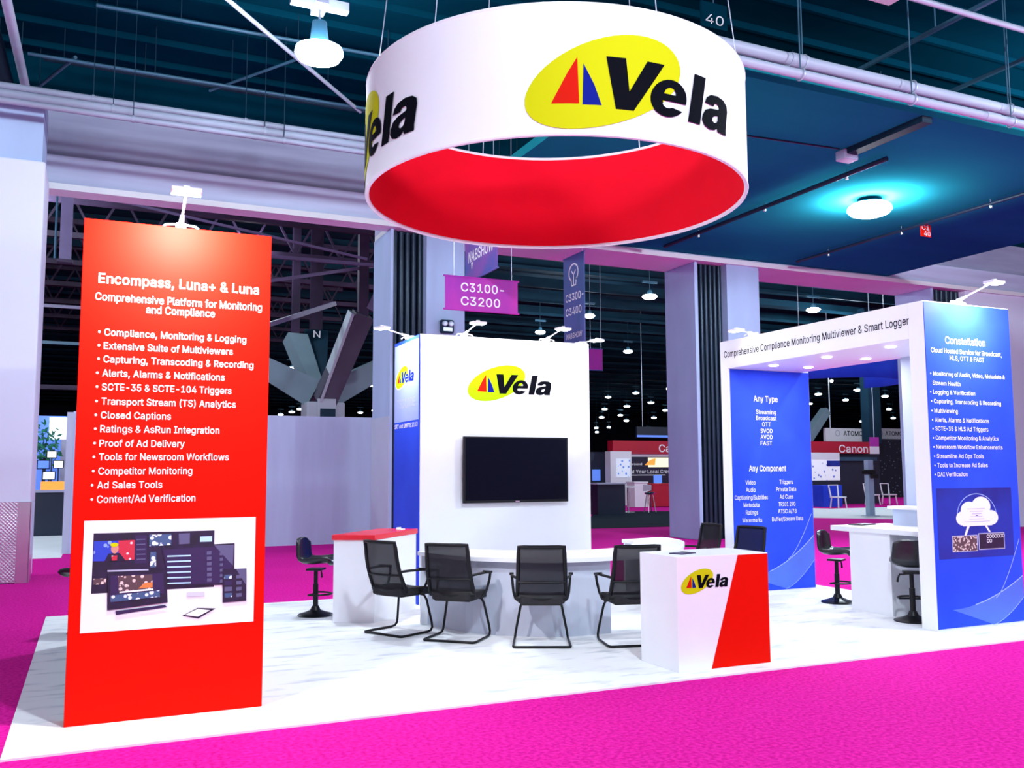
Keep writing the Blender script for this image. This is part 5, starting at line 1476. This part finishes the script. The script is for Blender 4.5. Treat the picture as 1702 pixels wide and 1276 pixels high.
for k, (x, y, z, w, h, m, lb) in enumerate(((-1.09, 30, 2.10, .28, .22, 'scrwhite', 'topmost small screen in the distant left booth'), (-1.30, 30, 1.78, .34, .27, 'scrblue', 'left blue screen in the distant left booth'),
                                         (-0.90, 29.8, 1.80, .28, .24, 'scrwhite', 'right white screen in the distant left booth'), (-1.13, 29.6, 1.47, .34, .25, 'scrwhite', 'lowest screen in the distant left booth'))):
    s_ = thing('monitor', lb, 'monitor', (x, y, 0.012))
    MB().box(-w / 2, w / 2, 0, .04, z, z + h, .004).build('casing', M['black'], s_)
    MB().box(-w / 2 + .025, w / 2 - .025, -.006, 0, z + .025, z + h - .025).build('screen', M[m], s_)
    MB().box(-.02, .02, .04, .07, 0, z + h * .5).build('stand', M['darkpanel'], s_)
tag(MB().box(-1.27, -0.62, 28.2, 28.35, 1.222, 1.45, .01).build('red_box', M['scrorange']), 'glowing red strip on the dark desk of the distant left booth', 'light strip')

# dark carpet island and dark booth beyond the white tower
tag(MB().prism([(13.0, 23.6), (15.96, 23.24), (22.6, 31.6), (19.0, 33.3)], 0.0, 0.012).build('booth_carpet', M['blackcarpet']), 'black carpet of a distant booth between white tower and column', 'carpet')
t = thing('booth_counter', 'dark counter of the distant booth beside the white tower', 'counter', (18.2, 31.0, 0.012))
MB().box(-0.62, 0.60, -.4, .4, 0, 1.15).build('body', M['darkpanel'], t)
MB().box(-0.66, 0.64, -.44, .44, 1.15, 1.20).build('counter_top', M['inkgrey'], t)
t = thing('booth_wall', 'dark distant booth wall with small blue screens beside white tower', 'booth wall', (22.0, 39.3, 0))
MB().box(-1.0, 1.0, -.05, .05, 0, 2.6).build('panel', M['darkpanel'], t)
MB().box(0.25, 0.7, -.08, -.05, 1.2, 1.75).build('screen', M['scrblue'], t)
MB().box(-0.6, -0.3, -.08, -.05, 1.2, 1.75).build('screen', M['scrblue'], t)
# Canon booth left part
t = thing('camera_booth', 'distant red and white camera booth between white tower and column', 'booth', (24.8, 38.6, 0))
ox, oy = 24.8, 38.6
MB().box(-1.9, 4.4, -.25, .25, 2.50, 3.14).build('header', M['farred'], t)
p = Print()
p.text('Canon', 25.55 - ox, 27.25 - ox, 2.60, 0.36, M['inkwhite'], bold=0.011)
p.build('lettering', front(-.25), t)
MB().box(-2.07, -0.88, -.3, .2, 0, 2.62).build('white_pillar', M['white'], t)
MB().box(-1.75, -0.98, -.33, -.3, 1.35, 2.25).build('flecked_print', M['flakepic'], t)
sc = MB().box(-0.85, 2.0, -.1, 0, 1.05, 2.36).build('screen', M['pdark'], t)
p = Print()
p.text('at Your Local Crew', 23.98 - ox, 26.35 - ox, 1.55, 0.17, M['inkwhite'], bold=0.011)
p.text('around', 23.98 - ox, 24.65 - ox, 1.95, 0.11, M['inkwhite'], bold=0.011)
p.rect(23.98 - ox, 1.44, 26.0 - ox, 1.48, M['inkwhite'])
p.rect(25.0 - ox, 1.85, 26.75 - ox, 2.32, M['scrwarm'])
p.poly([(24.8 - ox, 1.95), (25.4 - ox, 1.95), (25.45 - ox, 2.3), (25.1 - ox, 2.2)], M['scrorange'], 0.002)
p.poly([(26.3 - ox, 1.85), (26.77 - ox, 1.70), (26.77 - ox, 2.32), (26.5 - ox, 2.32)], M['scrteal'], 0.002)
p.build('screen_picture', front(-.1), sc)
MB().box(-0.85, 2.0, -.12, .12, 2.36, 2.50).build('white_band', M['white'], t)
MB().box(-0.85, 2.0, -.08, .08, 0, 1.05).build('base_wall', M['darkpanel'], t)
t = thing('booth_counter', 'bright red counter of the distant camera booth', 'counter', (24.7, 36.5, 0))
MB().box(-1.0, 1.6, -.4, .4, 0.02, 1.02).build('body', M['farred'], t)
MB().box(-1.03, 1.63, -.43, .43, 1.02, 1.08).build('counter_top', M['farred'], t)
t = thing('small_sign', 'small blue sign standing on the distant red counter', 'sign', (24.22, 36.5, 1.08))
MB().box(-0.22, 0.22, -.02, .02, 0.02, 0.38).build('panel', M['scrblue'], t)
MB().box(-0.15, 0.15, -.06, .06, 0, 0.02).build('foot', M['white'], t)
t = thing('booth_counter', 'white box counter left of the distant red counter', 'counter', (23.2, 36.7, 0))
MB().box(-0.35, 0.35, -.35, .35, 0, 1.10).build('body', M['white'], t)
MB().box(-0.38, 0.38, -.38, .38, 1.10, 1.17).build('counter_top', M['white'], t)
t = thing('bar_table', 'white round bar table on the distant black carpet', 'table', (19.55, 31.6, 0.012))
MB().lathe([(0, 0), (.28, 0), (.28, .02), (.04, .05), (.04, 1.0), (0, 1.0)], 20).build('pedestal', M['chrome'], t, True)
MB().lathe([(0, 1.0), (.36, 1.0), (.36, 1.04), (0, 1.04)], 24).build('table_top', M['white'], t)
for k, (x, y, m, lb) in enumerate(((19.0, 32.2, 'black', 'black stool left of the distant white bar table'), (20.25, 31.1, 'chrome', 'pale stool right of the distant white bar table'))):
    t = thing('stool', lb, 'stool', (x, y, 0.02))
    MB().lathe([(0, .72), (.2, .72), (.22, .78), (.16, .82), (0, .82)], 16).build('seat', M[m], t, True)
    for q in range(4):
        a = PI / 4 + q * PI / 2
        MB().tube([(.12 * math.cos(a), .12 * math.sin(a), .73), (.24 * math.cos(a), .24 * math.sin(a), 0)], .018, 6).build('leg', M[m], t)
    MB().box(-.2, .2, .17, .2, .85, 1.1, .01).build('backrest', M[m], t)
t = thing('hanging_sign', 'distant blue lit sign under the ceiling above the camera booth', 'sign', (33.1, 50, 3.77))
MB().box(-1.5, 1.5, -.1, .1, 0, .72).build('panel', M['darkpanel'], t)
MB().box(-1.5, 1.3, -.13, -.1, 0.05, .18).build('lit_edge', M['scrblue'], t)
MB().tube([(-1, 0, .7), (-1, 0, 8.23)], .02, 4).tube([(1, 0, .7), (1, 0, 8.23)], .02, 4).build('hanging_cable', M['cable'], t)
# booth seen through the arch
t = thing('camera_booth', 'distant red camera booth seen through the arch', 'booth', (33.2, 34.3, 0))
ox, oy = 33.2, 34.3
MB().box(-2.4, 2.1, -.2, .2, 2.48, 3.05).build('header', M['farred'], t)
p = Print()
p.text('Canon', 33.17 - ox, 35.05 - ox, 2.53, 0.36, M['inkwhite'], bold=0.011)
p.build('lettering', front(-.2), t)
MB().box(-0.42, -0.12, -.3, 0, 0, 2.48).build('red_post', M['farred'], t)
MB().box(-0.30, -0.17, -.34, -.3, 0, 2.45).build('lit_edge', M['scrwhite'], t)
MB().box(-0.1, 2.9, 0.1, .3, 0, 2.48).build('dark_recess', M['darkpanel'], t)
MB().box(0.05, 2.6, -.05, .1, 2.12, 2.30).build('rail', M['bluepipe'], t)
MB().box(-2.75, -0.55, -.75, -.65, 2.17, 2.50).build('white_fascia', M['white'], t)
MB().box(-2.75, -0.55, -.74, -.66, 1.18, 2.17).build('flecked_print', M['cloudpic'], t)
MB().box(-1.35, -0.55, -.76, -.74, 1.85, 2.12).build('blue_caption', M['navy'], t)
MB().box(-2.75, -0.55, -.74, -.66, 0, 1.18).build('base_wall', M['darkpanel'], t)
tag(MB().box(30.3, 31.42, 32.2, 32.9, 0, 0.98, .01).build('display_plinth', M['blue']), 'blue plinth below the flecked print of the distant booth', 'plinth')
t = thing('white_chair', 'distant white chair in front of the blue plinth', 'chair', (30.2, 31.2, 0.0))
MB().box(-.25, .25, -.25, .25, .44, .50, .01).build('seat', M['white'], t)
for x, y in ((-.22, -.22), (.22, -.22), (-.22, .22), (.22, .22)):
    MB().tube([(x * .9, y * .9, .45), (x * 1.1, y * 1.1, 0)], .03, 6).build('leg', M['white'], t)
MB().tube([(-.22, .22, .5), (-.26, .3, 1.0), (.26, .3, 1.0), (.22, .22, .5)], .035, 6).build('backrest', M['white'], t)
for x, y, lb in ((34.3, 33.2, 'distant white chair before the dark recess, left of two'), (35.3, 33.1, 'distant white chair before the dark recess, right of two')):
    c = copy_tree(t, lb)
    c.location = (x, y, 0)
tag(MB().prism([(22.9, 25.5), (25.6, 22.3), (33.2, 30.4), (29.2, 30.6), (28.6, 31.6)], 0.0, 0.012).build('booth_carpet', M['whitecarpet']), 'white carpet of the distant booth seen through the arch', 'carpet')
t = thing('display_pole', 'grey display pole standing on the distant white carpet', 'pole', (25.7, 25.0, 0.012))
MB().lathe([(0, 0), (.32, 0), (.32, .02), (0, .03)], 20).build('base', M['inkgrey'], t)
MB().box(-.13, .13, -.10, .10, 0.02, 2.02, .01).build('shaft', M['polegrey'], t)
MB().box(-.20, .20, -.15, .15, 1.50, 1.66, .02).box(-.10, .26, -.2, -.15, 1.36, 1.5).build('clamp', M['black'], t)
t = thing('hanging_sign', 'distant white sign with a ring mark and black lettering left of the dark shaft', 'sign', (44.6, 45, 3.5))
MB().box(-2.0, 1.75, -.1, .1, 0, .85).build('panel', M['white'], t)
p = Print()
p.text('ATOMOS', 44.11 - 44.6, 46.03 - 44.6, 0.38, 0.30, M['ink'], bold=0.011)
p.line([(43.6 - 44.6 + .18 * math.cos(a), .53 + .18 * math.sin(a)) for a in (2 * PI * k / 16 for k in range(17))], .05, M['inkgrey'])
p.build('lettering', front(-.1), t)
MB().tube([(-1.5, 0, .85), (-1.5, 0, 8.5)], .03, 4).tube([(1.5, 0, .85), (1.5, 0, 8.5)], .03, 4).build('hanging_cable', M['cable'], t)
t = thing('hanging_sign', 'distant partly hidden white sign right of the dark square column', 'sign', (48.4, 45, 3.55))
MB().box(-1.25, 2.2, -.1, .1, 0, .85).build('panel', M['white'], t)
p = Print()
p.text('ATOMOS', 47.75 - 48.4, 49.6 - 48.4, 0.38, 0.28, M['ink'], bold=0.011)
p.line([(47.35 - 48.4 + .16 * math.cos(a), .52 + .16 * math.sin(a)) for a in (2 * PI * k / 16 for k in range(17))], .05, M['inkgrey'])
p.build('lettering', front(-.1), t)
MB().tube([(-1, 0, .85), (-1, 0, 8.45)], .03, 4).tube([(1, 0, .85), (1, 0, 8.45)], .03, 4).build('hanging_cable', M['cable'], t)
tag(MB().box(41.1, 42.05, 39.8, 40.4, 3.2, 11.2).build('hanging_column', M['darkblue']), 'dark square shaft between the two distant white signs', 'shaft')
t = thing('sparkle_wall', 'dark sparkling curtain wall seen through the arch', 'wall panel', (44.6, 41.5, 0))
MB().box(-1.6, 5.0, -.1, .1, 0, 3.45).build('curtain', M['sparkle'], t)
MB().box(-1.7, 5.0, -.14, .14, 3.45, 3.55).build('rail', M['darkpanel'], t)
t = thing('small_banner', 'small pink and white banner right of the distant red header', 'sign', (34.87, 33.5, 2.45))
MB().box(-.28, .28, -.03, .03, 0, .36).build('white_panel', M['white'], t)
MB().box(-.28, .28, -.03, .03, .36, .82).build('pink_panel', M['banpink'], t)
MB().tube([(0, 0, .82), (0, 0, 9.55)], .02, 4).build('hanging_cable', M['cable'], t)
# blue curved sign seen through the arch opening
t = thing('hanging_ring_sign', 'distant curved blue hanging sign seen through the arch', 'sign', (25.3, 26.3, 4.9))
MB().grid(lambda u, v: Vector((2.6 * math.cos(PI * (1 + u) + .3), 2.6 * math.sin(PI * (1 + u) + .3), v * 1.0)), 32, 2).build('outer_fabric', M['blue'], t, True, mods=[('SOLIDIFY', dict(thickness=.04))])
for a in (0.4, 1.6, 2.6):
    MB().tube([(2.6 * math.cos(PI + a), 2.6 * math.sin(PI + a), 1.0), (2.6 * math.cos(PI + a), 2.6 * math.sin(PI + a), 12.0 - 4.9)], .012, 4).build('hanging_cable', M['cable'], t)
# second branching column far behind, through the arch
t = thing('branching_column', 'distant branching grey column above the red booth header', 'column', (39.5, 44.0, 0))
MB().box(-.5, .5, -.5, .5, 0, 3.0, .03).build('pedestal', M['concrete'], t)
MB().bar((-.2, 0, 2.9), (-2.2, -.5, 5.6), .6, .7, .5, .5).build('branch', M['concretedark'], t)
MB().bar((.3, 0, 3.2), (2.6, .3, 5.4), .6, .6, .5, .5).build('branch', M['concrete'], t)
MB().bar((0, .2, 3.0), (0.2, .8, 6.0), .7, .6, .6, .5).build('branch', M['concretedark'], t)
